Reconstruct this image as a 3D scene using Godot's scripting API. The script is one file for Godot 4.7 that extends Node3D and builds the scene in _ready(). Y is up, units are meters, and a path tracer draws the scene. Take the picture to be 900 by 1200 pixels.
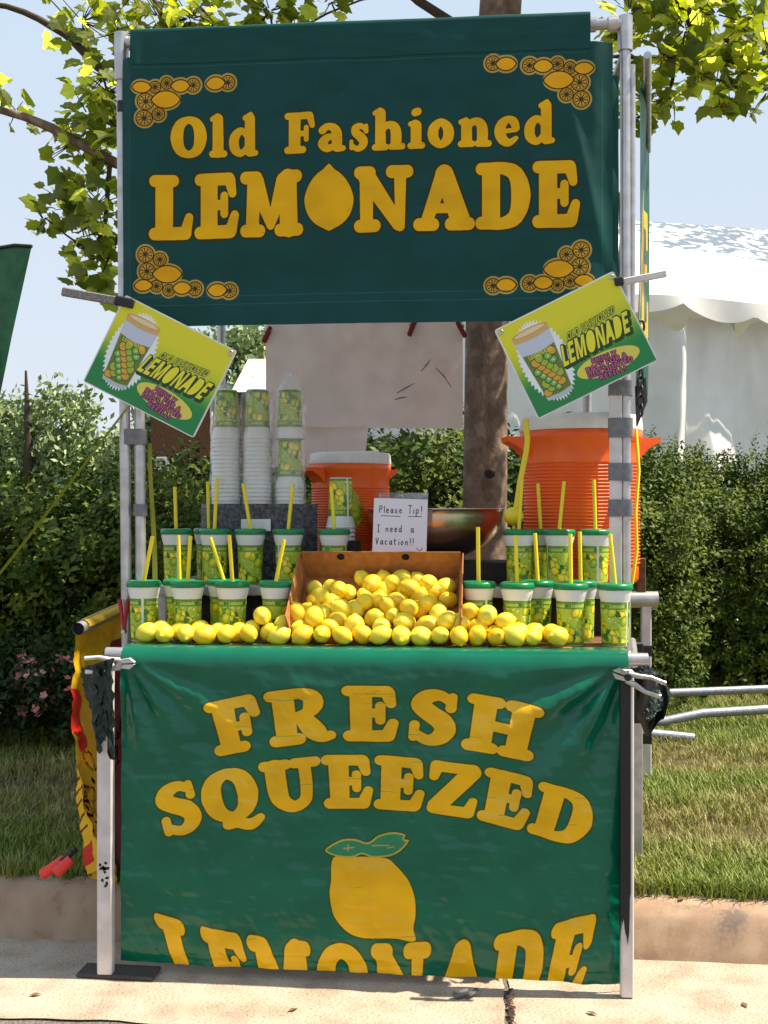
extends Node3D

var names := {}
var rng := RandomNumberGenerator.new()
var fonts := {}

# ------------------------------------------------------------------ drawing on textures
class Canvas:
	var img: Image
	var w: int
	var h: int
	var x0: float
	var y1: float
	var k: float
	func _init(pw: int, ph: int, left: float, top: float, width: float, c: Color) -> void:
		w = pw * 2
		h = ph * 2
		img = Image.create(w, h, false, Image.FORMAT_RGBA8)
		img.fill(c)
		x0 = left
		y1 = top
		k = w / width
	func fill(polys: Array, c: Color) -> void:
		var top := h
		var bottom := 0
		var px := []
		for p in polys:
			var q := PackedVector2Array()
			for v in p:
				q.append(Vector2((v.x - x0) * k, (y1 - v.y) * k))
				top = mini(top, int(floor(q[-1].y)))
				bottom = maxi(bottom, int(ceil(q[-1].y)))
			px.append(q)
		top = maxi(top, 0)
		bottom = mini(bottom, h - 1)
		if bottom < top:
			return
		var rows := []
		for i in bottom - top + 1:
			rows.append([])
		for q in px:
			var n: int = q.size()
			for i in n:
				var a: Vector2 = q[i]
				var b: Vector2 = q[(i + 1) % n]
				if a.y > b.y:
					var t := a
					a = b
					b = t
				if b.y - a.y < 1e-6:
					continue
				var s := maxi(top, int(ceil(a.y - 0.5)))
				var e := mini(bottom, int(ceil(b.y - 0.5)) - 1)
				var dx := (b.x - a.x) / (b.y - a.y)
				for y in range(s, e + 1):
					rows[y - top].append(a.x + (y + 0.5 - a.y) * dx)
		for r in rows.size():
			var xs: Array = rows[r]
			xs.sort()
			for i in range(0, xs.size() - 1, 2):
				var l := maxi(0, int(round(xs[i])))
				var rr := mini(w, int(round(xs[i + 1])))
				if rr > l:
					img.fill_rect(Rect2i(l, r + top, rr - l, 1), c)
	func oval(at: Vector2, rx: float, ry: float, turn: float, c: Color, tip := 0.0) -> void:
		var p := PackedVector2Array()
		for i in 36:
			var a := TAU * i / 36.0
			var s := 1.0 + tip * pow(absf(cos(a)), 14.0)
			p.append(at + Vector2(cos(a) * rx * s, sin(a) * ry).rotated(turn))
		fill([p], c)
	func line(a: Vector2, b: Vector2, r: float, c: Color) -> void:
		var n := (b - a).normalized().orthogonal() * r
		fill([PackedVector2Array([a + n, b + n, b - n, a - n])], c)
	func texture() -> ImageTexture:
		img.resize(w / 2, h / 2, Image.INTERPOLATE_BILINEAR)
		return ImageTexture.create_from_image(img)

# soft, fat serif capitals: every stroke is x, y, radius, x, y, radius ... on a cap height of 1
const LETTERS := {
	"L": [0.76, [.25, .14, .135, .25, .86, .135], [.08, .925, .075, .42, .925, .075], [.08, .08, .08, .64, .085, .085], [.64, .11, .085, .70, .33, .055]],
	"E": [0.78, [.25, .14, .135, .25, .86, .135], [.08, .925, .075, .62, .92, .08], [.63, .90, .08, .68, .69, .05], [.3, .51, .07, .5, .51, .055], [.53, .65, .05, .53, .37, .05], [.08, .08, .08, .64, .085, .085], [.65, .11, .085, .72, .34, .055]],
	"F": [0.74, [.25, .14, .135, .25, .86, .135], [.08, .925, .075, .62, .92, .08], [.63, .90, .08, .69, .67, .055], [.3, .48, .07, .5, .48, .055], [.54, .63, .05, .54, .33, .05], [.08, .08, .08, .45, .08, .08]],
	"M": [1.10, [.2, .12, .095, .23, .86, .1], [.26, .85, .13, .53, .16, .05], [.53, .16, .05, .78, .85, .13], [.84, .88, .14, .86, .12, .14], [.08, .08, .08, .33, .08, .08], [.70, .08, .08, 1.02, .08, .08], [.08, .92, .08, .28, .92, .08], [.8, .92, .08, 1.0, .92, .08]],
	"N": [0.98, [.2, .12, .09, .2, .86, .1], [.2, .86, .13, .76, .1, .09], [.79, .06, .06, .79, .88, .085], [.08, .92, .08, .26, .92, .08], [.08, .08, .08, .35, .08, .08], [.64, .92, .08, .92, .92, .08]],
	"A": [1.02, [.5, .86, .11, .21, .12, .08], [.52, .85, .14, .80, .14, .145], [.33, .33, .055, .7, .33, .055], [.08, .08, .08, .33, .08, .08], [.63, .08, .08, .95, .08, .08]],
	"D": [0.92, [.25, .14, .135, .25, .86, .135], [.08, .925, .075, .26, .925, .075], [.08, .08, .08, .26, .08, .08], [.2, .93, .07, .46, .93, .075, .68, .82, .11, .765, .5, .145, .68, .18, .11, .46, .07, .075, .2, .07, .07]],
	"R": [0.98, [.25, .14, .135, .25, .86, .135], [.08, .925, .075, .3, .925, .075], [.3, .93, .07, .52, .92, .08, .66, .84, .11, .68, .70, .12, .60, .56, .08, .42, .49, .055, .3, .48, .055], [.50, .48, .1, .66, .22, .14, .78, .08, .08, .90, .10, .06], [.08, .08, .08, .43, .08, .08]],
	"S": [0.72, [.62, .80, .05, .46, .92, .075, .27, .87, .105, .2, .71, .12, .34, .56, .13, .50, .44, .14, .57, .28, .13, .48, .12, .10, .32, .065, .07, .15, .16, .06], [.63, .92, .04, .62, .69, .055], [.11, .10, .045, .12, .34, .05]],
	"H": [1.02, [.25, .14, .135, .25, .86, .135], [.78, .14, .135, .78, .86, .135], [.25, .5, .07, .78, .5, .07], [.08, .925, .075, .42, .925, .075], [.08, .08, .08, .42, .08, .08], [.61, .925, .075, .95, .925, .075], [.61, .08, .08, .95, .08, .08]],
	"O": [0.96, [.48, .92, .08, .26, .8, .12, .18, .5, .15, .26, .2, .12, .48, .08, .08, .70, .2, .12, .78, .5, .15, .70, .8, .12, .48, .92, .08]],
	"Q": [0.98, [.48, .92, .08, .26, .8, .12, .18, .5, .15, .26, .2, .12, .48, .08, .08, .70, .2, .12, .78, .5, .15, .70, .8, .12, .48, .92, .08], [.36, .06, .05, .34, -.06, .055, .52, -.05, .075, .74, -.13, .085, .92, -.03, .05]],
	"U": [0.94, [.24, .88, .14, .24, .42, .14, .30, .2, .12, .48, .085, .09, .66, .18, .08, .71, .40, .075, .71, .88, .075], [.08, .925, .075, .42, .925, .075], [.56, .925, .075, .87, .925, .075]],
	"Z": [0.82, [.12, .92, .08, .68, .92, .08], [.12, .9, .08, .09, .70, .05], [.66, .86, .13, .18, .14, .13], [.12, .08, .08, .70, .08, .08], [.70, .1, .08, .75, .31, .05]],
	"l": [0.42, [.21, .12, .13, .21, .92, .12], [.08, .92, .06, .2, 1.0, .05], [.07, .075, .075, .36, .075, .075]],
	"d": [0.74, [.32, .62, .075, .18, .5, .105, .14, .33, .115, .18, .16, .105, .32, .065, .07, .46, .2, .06, .5, .34, .05, .46, .5, .06, .32, .62, .075], [.54, .12, .12, .54, .92, .115], [.42, .93, .055, .56, 1.02, .045], [.56, .08, .08, .68, .08, .06]],
	"a": [0.72, [.15, .53, .085, .26, .62, .075, .42, .59, .09, .5, .45, .115, .5, .12, .115], [.42, .38, .06, .25, .34, .085, .16, .2, .11, .26, .09, .09, .42, .13, .06], [.52, .085, .085, .65, .085, .06]],
	"s": [0.54, [.42, .54, .045, .32, .62, .06, .2, .57, .085, .19, .46, .09, .3, .36, .1, .38, .25, .1, .36, .13, .085, .24, .055, .06, .12, .12, .05], [.45, .62, .04, .45, .48, .045], [.09, .08, .04, .09, .24, .04]],
	"h": [0.82, [.21, .12, .12, .21, .92, .115], [.08, .92, .055, .2, 1.0, .05], [.25, .46, .06, .36, .6, .075, .52, .58, .1, .59, .42, .12, .59, .12, .12], [.08, .07, .07, .34, .07, .07], [.48, .07, .07, .74, .07, .07]],
	"i": [0.42, [.21, .12, .12, .21, .56, .12], [.08, .6, .055, .2, .65, .045], [.08, .07, .07, .35, .07, .07], [.19, .88, .085, .25, .9, .085]],
	"o": [0.70, [.34, .62, .075, .19, .5, .11, .15, .34, .12, .19, .18, .11, .34, .065, .075, .49, .18, .11, .53, .34, .12, .49, .5, .11, .34, .62, .075]],
	"n": [0.82, [.21, .12, .12, .21, .56, .12], [.08, .6, .055, .2, .66, .045], [.25, .46, .06, .36, .6, .075, .52, .58, .1, .59, .42, .12, .59, .12, .12], [.08, .07, .07, .34, .07, .07], [.48, .07, .07, .74, .07, .07]],
	"e": [0.66, [.18, .34, .05, .52, .37, .045], [.53, .42, .08, .47, .57, .095, .33, .63, .075, .19, .52, .11, .14, .33, .12, .22, .14, .11, .36, .065, .08, .53, .17, .045]],
}

func strokes(s: Array) -> Array:
	var pts := []
	for i in range(0, s.size(), 3):
		pts.append(Vector3(s[i], s[i + 1], s[i + 2]))
	if pts.size() < 4:
		return pts
	var out := []
	var n := pts.size()
	var closed: bool = pts[0] == pts[n - 1]
	for i in n - 1:
		var a: Vector3 = pts[i - 1] if i > 0 else (pts[n - 2] if closed else pts[0])
		var d: Vector3 = pts[i + 2] if i + 2 < n else (pts[1] if closed else pts[n - 1])
		for j in 5:
			out.append((pts[i] as Vector3).cubic_interpolate(pts[i + 1], a, d, j / 5.0))
	out.append(pts[n - 1])
	return out

func word(c: Canvas, text: String, place: Callable, col: Color, grow := 0.0, gap := 0.03) -> void:
	var total := -gap
	for ch in text:
		total += (LETTERS[ch][0] if LETTERS.has(ch) else 0.62) + gap
	var at := 0.0
	for ch in text:
		if not LETTERS.has(ch):
			at += 0.62 + gap
			continue
		var l: Array = LETTERS[ch]
		for j in range(1, l.size()):
			var pts := strokes(l[j])
			for i in pts.size() - 1:
				var hull := PackedVector2Array()
				for e in [pts[i], pts[i + 1]]:
					for q in 16:
						hull.append(Vector2(e.x, e.y) + Vector2.from_angle(TAU * q / 16.0) * (e.z + grow))
				var p := PackedVector2Array()
				for v in Geometry2D.convex_hull(hull):
					p.append(place.call(Vector2((at + v.x) / total, v.y)))
				c.fill([p], col)
		at += l[0] + gap

func in_box(a: Vector2, b: Vector2, height: float) -> Callable:   # along the baseline from a to b
	return func(v: Vector2) -> Vector2: return a.lerp(b, v.x) + Vector2(0, v.y * height)

func glyphs(c: Canvas, face: String, weight: int, text: String, place: Callable, col: Color, grow := 0.0) -> void:
	var key := face + str(weight)
	if not fonts.has(key):
		var sf := SystemFont.new()
		sf.font_names = [face]
		sf.font_weight = weight
		fonts[key] = sf
	var rid: RID = fonts[key].get_rids()[0]
	var ts = TextServerManager.get_primary_interface()
	var total := 0.0
	for ch in text:
		total += ts.font_get_glyph_advance(rid, 100, ts.font_get_glyph_index(rid, 100, ch.unicode_at(0), 0)).x
	var at := 0.0
	for ch in text:
		var g: int = ts.font_get_glyph_index(rid, 100, ch.unicode_at(0), 0)
		var d: Dictionary = ts.font_get_glyph_contours(rid, 100, g)
		var polys := []
		var from := 0
		if d.has("contours"):
			for last in d.contours:
				var p := PackedVector2Array()
				var n: int = last - from + 1
				for i in n:
					var a: Vector3 = d.points[from + i]
					var b: Vector3 = d.points[from + (i + 1) % n]
					var z: Vector3 = d.points[from + (i + n - 1) % n]
					if a.z == 1.0:
						p.append(Vector2(a.x, -a.y))
					else:
						var s := z if z.z == 1.0 else (z + a) / 2.0
						var e := b if b.z == 1.0 else (a + b) / 2.0
						for t in [0.0, 0.33, 0.66, 1.0]:
							var m: Vector3 = s * (1 - t) * (1 - t) + a * 2 * t * (1 - t) + e * t * t
							p.append(Vector2(m.x, -m.y))
				from = last + 1
				polys.append(p)
		if grow > 0.0:
			for p in polys:
				for q in Geometry2D.offset_polygon(p, grow * 100.0, Geometry2D.JOIN_ROUND):
					var r := PackedVector2Array()
					for v in q:
						r.append(place.call(Vector2((at + v.x) / total, v.y / 72.0)))
					c.fill([r], col)
		else:
			var mapped := []
			for p in polys:
				var r := PackedVector2Array()
				for v in p:
					r.append(place.call(Vector2((at + v.x) / total, v.y / 72.0)))
				mapped.append(r)
			if mapped:
				c.fill(mapped, col)
		at += ts.font_get_glyph_advance(rid, 100, g).x

# ------------------------------------------------------------------ materials
func noise_tex(freq: float, stops: Array, seed_ := 1, size := 512, octaves := 4, normal := false, bump := 4.0) -> NoiseTexture2D:
	var n := FastNoiseLite.new()
	n.noise_type = FastNoiseLite.TYPE_SIMPLEX_SMOOTH
	n.frequency = freq
	n.seed = seed_
	n.fractal_octaves = octaves
	var t := NoiseTexture2D.new()
	t.width = size
	t.height = size
	t.seamless = true
	t.noise = n
	if normal:
		t.as_normal_map = true
		t.bump_strength = bump
	else:
		var g := Gradient.new()
		var off := PackedFloat32Array()
		var cols := PackedColorArray()
		for s in stops:
			off.append(s[0])
			cols.append(s[1])
		g.offsets = off
		g.colors = cols
		t.color_ramp = g
	return t

func plain(c: Color, rough := 0.6, metal := 0.0) -> StandardMaterial3D:
	var m := StandardMaterial3D.new()
	m.albedo_color = c
	m.roughness = rough
	m.metallic = metal
	return m

func mottled(a: Color, b: Color, freq: float, scale: float, rough := 0.7, metal := 0.0, seed_ := 1, bump := 0.0, world := true) -> StandardMaterial3D:
	var m := plain(Color.WHITE, rough, metal)
	m.albedo_texture = noise_tex(freq, [[0.25, a], [0.75, b]], seed_)
	m.uv1_triplanar = true
	m.uv1_world_triplanar = world
	m.uv1_scale = Vector3.ONE * scale
	if bump > 0.0:
		m.normal_enabled = true
		m.normal_texture = noise_tex(freq * 2.0, [], seed_ + 7, 512, 5, true, 6.0)
		m.normal_scale = bump
	return m

func see_through(c: Color, rough: float) -> StandardMaterial3D:
	var m := plain(c, rough)
	m.transparency = BaseMaterial3D.TRANSPARENCY_ALPHA
	return m

func leafy(back: Color) -> StandardMaterial3D:
	var m := plain(Color.WHITE, 0.5)
	m.vertex_color_use_as_albedo = true
	m.backlight_enabled = true
	m.backlight = back
	return m

# ------------------------------------------------------------------ shapes
func begin() -> SurfaceTool:
	var st := SurfaceTool.new()
	st.begin(Mesh.PRIMITIVE_TRIANGLES)
	return st

func tri(st: SurfaceTool, a: Vector3, b: Vector3, c: Vector3, out: Vector3) -> void:
	if (b - a).cross(c - a).dot(out) > 0.0:
		var t := b
		b = c
		c = t
	st.add_vertex(a)
	st.add_vertex(b)
	st.add_vertex(c)

func quad(st: SurfaceTool, a: Vector3, b: Vector3, c: Vector3, d: Vector3, out: Vector3) -> void:
	tri(st, a, b, c, out)
	tri(st, a, c, d, out)

func box(st: SurfaceTool, c: Vector3, size: Vector3, basis := Basis(), bev := 0.002) -> void:
	st.set_smooth_group(-1)
	var h := size / 2.0
	bev = minf(bev, minf(h.x, minf(h.y, h.z)) * 0.9)
	var corner := func(sx: float, sy: float, sz: float, keep: int) -> Vector3:
		var v := Vector3(sx * (h.x - bev), sy * (h.y - bev), sz * (h.z - bev))
		v[keep] = [sx, sy, sz][keep] * h[keep]
		return c + basis * v
	for axis in 3:
		var u := (axis + 1) % 3
		var w := (axis + 2) % 3
		for s in [-1.0, 1.0]:
			var p := []
			for k in [[-1.0, -1.0], [1.0, -1.0], [1.0, 1.0], [-1.0, 1.0]]:
				var sg := [0.0, 0.0, 0.0]
				sg[axis] = s
				sg[u] = k[0]
				sg[w] = k[1]
				p.append(corner.call(sg[0], sg[1], sg[2], axis))
			var o := Vector3()
			o[axis] = s
			quad(st, p[0], p[1], p[2], p[3], basis * o)
		for s in [-1.0, 1.0]:
			for t in [-1.0, 1.0]:
				var p := []
				for e in [[-1.0, u], [1.0, u], [1.0, w], [-1.0, w]]:
					var sg := [0.0, 0.0, 0.0]
					sg[axis] = e[0]
					sg[u] = s
					sg[w] = t
					p.append(corner.call(sg[0], sg[1], sg[2], e[1]))
				var o := Vector3()
				o[u] = s
				o[w] = t
				quad(st, p[0], p[1], p[2], p[3], basis * o)
	for sx in [-1.0, 1.0]:
		for sy in [-1.0, 1.0]:
			for sz in [-1.0, 1.0]:
				tri(st, corner.call(sx, sy, sz, 0), corner.call(sx, sy, sz, 1), corner.call(sx, sy, sz, 2), basis * Vector3(sx, sy, sz))

func tube(st: SurfaceTool, pts: Array, rads, sides := 8, caps := true) -> void:
	var rings := []
	var side := Vector3.ZERO
	for i in pts.size():
		var d: Vector3 = (pts[mini(i + 1, pts.size() - 1)] - pts[maxi(i - 1, 0)]).normalized()
		if side == Vector3.ZERO:
			side = d.cross(Vector3.UP if absf(d.y) < 0.9 else Vector3.RIGHT).normalized()
		side = (side - d * side.dot(d)).normalized()
		var up := side.cross(d)
		var r: float = rads[i] if rads is Array else rads
		var ring := []
		for k in sides:
			var a := TAU * k / sides
			ring.append(pts[i] + (side * cos(a) + up * sin(a)) * r)
		rings.append(ring)
	st.set_smooth_group(0)
	for i in pts.size() - 1:
		var mid: Vector3 = (pts[i] + pts[i + 1]) / 2.0
		for k in sides:
			var l := (k + 1) % sides
			quad(st, rings[i][k], rings[i][l], rings[i + 1][l], rings[i + 1][k], (rings[i][k] + rings[i + 1][l]) / 2.0 - mid)
	if caps:
		st.set_smooth_group(-1)
		for e in [0, pts.size() - 1]:
			var out: Vector3 = pts[0] - pts[1] if e == 0 else pts[-1] - pts[-2]
			for k in range(1, sides - 1):
				tri(st, rings[e][0], rings[e][k], rings[e][k + 1], out)

func lathe(st: SurfaceTool, prof: Array, segs := 24, at := Vector3.ZERO, basis := Basis(), a0 := 0.0, a1 := TAU) -> void:
	st.set_smooth_group(0)
	var low: float = prof[0].y
	var high: float = prof[-1].y
	for i in prof.size() - 1:
		var p: Vector2 = prof[i]
		var q: Vector2 = prof[i + 1]
		var n := Vector2(q.y - p.y, p.x - q.x)
		for k in segs:
			var u := [k / float(segs), (k + 1) / float(segs)]
			var v := []
			for e in [[p, 0], [p, 1], [q, 1], [q, 0]]:
				var a: float = lerpf(a0, a1, u[e[1]])
				v.append([at + basis * Vector3(sin(a) * e[0].x, e[0].y, cos(a) * e[0].x), Vector2(u[e[1]], 1.0 - (e[0].y - low) / maxf(1e-6, high - low))])
			var am: float = lerpf(a0, a1, (u[0] + u[1]) / 2.0)
			var out := basis * Vector3(sin(am) * n.x, n.y, cos(am) * n.x)
			for t in [[0, 1, 2], [0, 2, 3]]:
				var o: Array = t
				if (v[t[1]][0] - v[t[0]][0]).cross(v[t[2]][0] - v[t[0]][0]).dot(out) > 0.0:
					o = [t[0], t[2], t[1]]
				for e in o:
					st.set_uv(v[e][1])
					st.add_vertex(v[e][0])

func sheet(st: SurfaceTool, nu: int, nv: int, f: Callable, out: Vector3, uvf = null) -> void:
	st.set_smooth_group(0)
	var p := []
	for j in nv + 1:
		for i in nu + 1:
			p.append(f.call(i / float(nu), j / float(nv)))
	for j in nv:
		for i in nu:
			var q := [[i, j], [i + 1, j], [i + 1, j + 1], [i, j + 1]]
			for t in [[0, 1, 2], [0, 2, 3]]:
				var v := []
				for e in t:
					v.append([p[q[e][1] * (nu + 1) + q[e][0]], Vector2(q[e][0] / float(nu), q[e][1] / float(nv))])
				if (v[1][0] - v[0][0]).cross(v[2][0] - v[0][0]).dot(out) > 0.0:
					v = [v[0], v[2], v[1]]
				for e in v:
					st.set_uv(uvf.call(e[1]) if uvf != null else e[1])
					st.add_vertex(e[0])

func plate(st: SurfaceTool, poly: PackedVector2Array, depth: float, xf := Transform3D()) -> void:   # an outline in xy with thickness
	st.set_smooth_group(-1)
	var t := Geometry2D.triangulate_polygon(poly)
	for z in [0.0, -depth]:
		for i in range(0, t.size(), 3):
			var v := []
			for j in 3:
				v.append(xf * Vector3(poly[t[i + j]].x, poly[t[i + j]].y, z))
			tri(st, v[0], v[1], v[2], xf.basis * Vector3(0, 0, 1 if z == 0.0 else -1))
	var cw := Geometry2D.is_polygon_clockwise(poly)
	for i in poly.size():
		var a := poly[i]
		var b := poly[(i + 1) % poly.size()]
		var n := (b - a).orthogonal() * (-1.0 if cw else 1.0)
		n = Vector2(b.y - a.y, a.x - b.x) * (-1.0 if cw else 1.0)
		quad(st, xf * Vector3(a.x, a.y, 0), xf * Vector3(b.x, b.y, 0), xf * Vector3(b.x, b.y, -depth), xf * Vector3(a.x, a.y, -depth), xf.basis * Vector3(n.x, n.y, 0))

# ------------------------------------------------------------------ objects
func numbered(called: String) -> String:
	names[called] = names.get(called, -1) + 1
	return called if names[called] == 0 else "%s_%03d" % [called, names[called]]

func thing(called: String, label: String, category: String, at := Vector3.ZERO, turn := 0.0, group := "") -> Node3D:
	var o := Node3D.new()
	o.name = numbered(called)
	add_child(o)
	o.position = at
	o.rotation.y = turn
	describe(o, label, category, group)
	return o

func describe(o: Node, label: String, category: String, group := "") -> void:
	o.set_meta("label", label)
	o.set_meta("category", category)
	if group:
		o.set_meta("group", group)

func obj(called: String, st: SurfaceTool, m: Material, parent: Node = self) -> MeshInstance3D:
	st.generate_normals()
	return show_mesh(called, st.commit(), m, parent)

func show_mesh(called: String, mesh: Mesh, m: Material, parent: Node = self) -> MeshInstance3D:
	var o := MeshInstance3D.new()
	o.name = numbered(called) if parent == self else called
	o.mesh = mesh
	o.material_override = m
	parent.add_child(o, true)
	return o

func struct(called: String, st: SurfaceTool, m: Material) -> MeshInstance3D:
	var o := obj(called, st, m)
	o.set_meta("kind", "structure")
	return o

func copy(o: Node3D, label: String, at: Vector3, turn: float) -> Node3D:
	var r: Node3D = o.duplicate()
	r.name = numbered(String(o.get_meta("kindname")))
	add_child(r)
	r.position = at
	r.rotation = Vector3(0, turn, 0)
	r.set_meta("label", label)
	return r

func many(called: String, mesh: Mesh, m: Material, where: Array, tints: Array, parent: Node) -> MultiMeshInstance3D:
	var mm := MultiMesh.new()
	mm.transform_format = MultiMesh.TRANSFORM_3D
	mm.use_colors = true
	mm.mesh = mesh
	mm.instance_count = where.size()
	for i in where.size():
		mm.set_instance_transform(i, where[i])
		mm.set_instance_color(i, tints[i])
	var o := MultiMeshInstance3D.new()
	o.name = numbered(called) if parent == self else called
	o.multimesh = mm
	o.material_override = m
	o.set_meta("kind", "stuff")
	parent.add_child(o, true)
	return o

func ground_y(z: float) -> float:
	return 0.15 + maxf(0.0, -z - 0.33) * 0.04 if z > -8.0 else 0.457

func ordinal(i: int) -> String:
	return ["first", "second", "third", "fourth", "fifth", "sixth", "seventh", "eighth", "ninth", "tenth", "eleventh", "twelfth", "thirteenth", "fourteenth", "fifteenth", "sixteenth", "seventeenth", "eighteenth", "nineteenth", "twentieth", "twenty-first", "twenty-second", "twenty-third", "twenty-fourth", "twenty-fifth", "twenty-sixth", "twenty-seventh", "twenty-eighth", "twenty-ninth", "thirtieth"][i]

func rot(x: float, y: float, z: float) -> Basis:
	return Basis.from_euler(Vector3(x, y, z))

func jit(a: float) -> float:
	return rng.randf_range(-a, a)

var M := {}

func _ready() -> void:
	rng.seed = 11
	# camera, sky, sun, exposure
	var cam := Camera3D.new()
	cam.position = Vector3(0.317, 1.38, 3.275)
	cam.rotation_degrees.y = 5.0
	cam.fov = 49.55
	cam.far = 400.0
	cam.near = 0.05
	add_child(cam)
	var we := WorldEnvironment.new()
	var env := Environment.new()
	env.background_mode = Environment.BG_SKY
	var sky := Sky.new()
	var sm := ProceduralSkyMaterial.new()
	sm.sky_top_color = Color(0.585, 0.65, 0.72)
	sm.sky_horizon_color = Color(0.675, 0.695, 0.72)
	sm.sky_curve = 0.22
	sm.ground_bottom_color = Color(0.45, 0.42, 0.38)
	sm.ground_horizon_color = Color(0.75, 0.76, 0.77)
	sm.sun_angle_max = 12.0
	sky.sky_material = sm
	env.sky = sky
	env.tonemap_mode = Environment.TONE_MAPPER_LINEAR
	env.tonemap_exposure = 1.95
	env.sdfgi_enabled = true
	env.ssao_enabled = true
	env.ssil_enabled = true
	we.environment = env
	add_child(we)
	var sun := DirectionalLight3D.new()
	sun.light_energy = 1.6
	sun.light_color = Color(1.0, 0.95, 0.86)
	sun.light_angular_distance = 0.5
	sun.shadow_enabled = true
	var to_sun := Vector3(0.52, 0.85, -0.03).normalized()
	sun.look_at_from_position(to_sun * 20.0, Vector3.ZERO, Vector3.FORWARD)
	add_child(sun)

	M.alu = mottled(Color(0.70, 0.69, 0.69), Color(0.78, 0.77, 0.77), 0.015, 2.0, 0.36, 0.7, 3)
	M.alu_white = mottled(Color(0.78, 0.75, 0.74), Color(0.85, 0.82, 0.81), 0.012, 1.5, 0.5, 0.2, 5)
	M.tape = mottled(Color(0.40, 0.40, 0.42), Color(0.46, 0.46, 0.48), 0.02, 3.0, 0.45, 0.1, 4)
	M.black = mottled(Color(0.05, 0.05, 0.055), Color(0.12, 0.11, 0.11), 0.05, 5.0, 0.5, 0.0, 6)
	M.wood = mottled(Color(0.36, 0.22, 0.12), Color(0.47, 0.30, 0.17), 0.02, 3.0, 0.7, 0.0, 8)
	M.white = mottled(Color(0.86, 0.85, 0.84), Color(0.93, 0.92, 0.91), 0.01, 2.0, 0.45, 0.0, 9)
	M.yellow = plain(Color(0.93, 0.83, 0.14), 0.35)
	M.chrome = mottled(Color(0.66, 0.65, 0.64), Color(0.80, 0.79, 0.78), 0.02, 3.0, 0.28, 1.0, 10)
	M.red = plain(Color(0.78, 0.12, 0.10), 0.4)

	setting()
	trees()
	background()
	stall_frame()
	upper_banner()
	counter()
	lower_banner()
	clamps()
	hanging_signs()
	back_shelf()
	cups()
	lemons()
	side_pieces()

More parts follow.
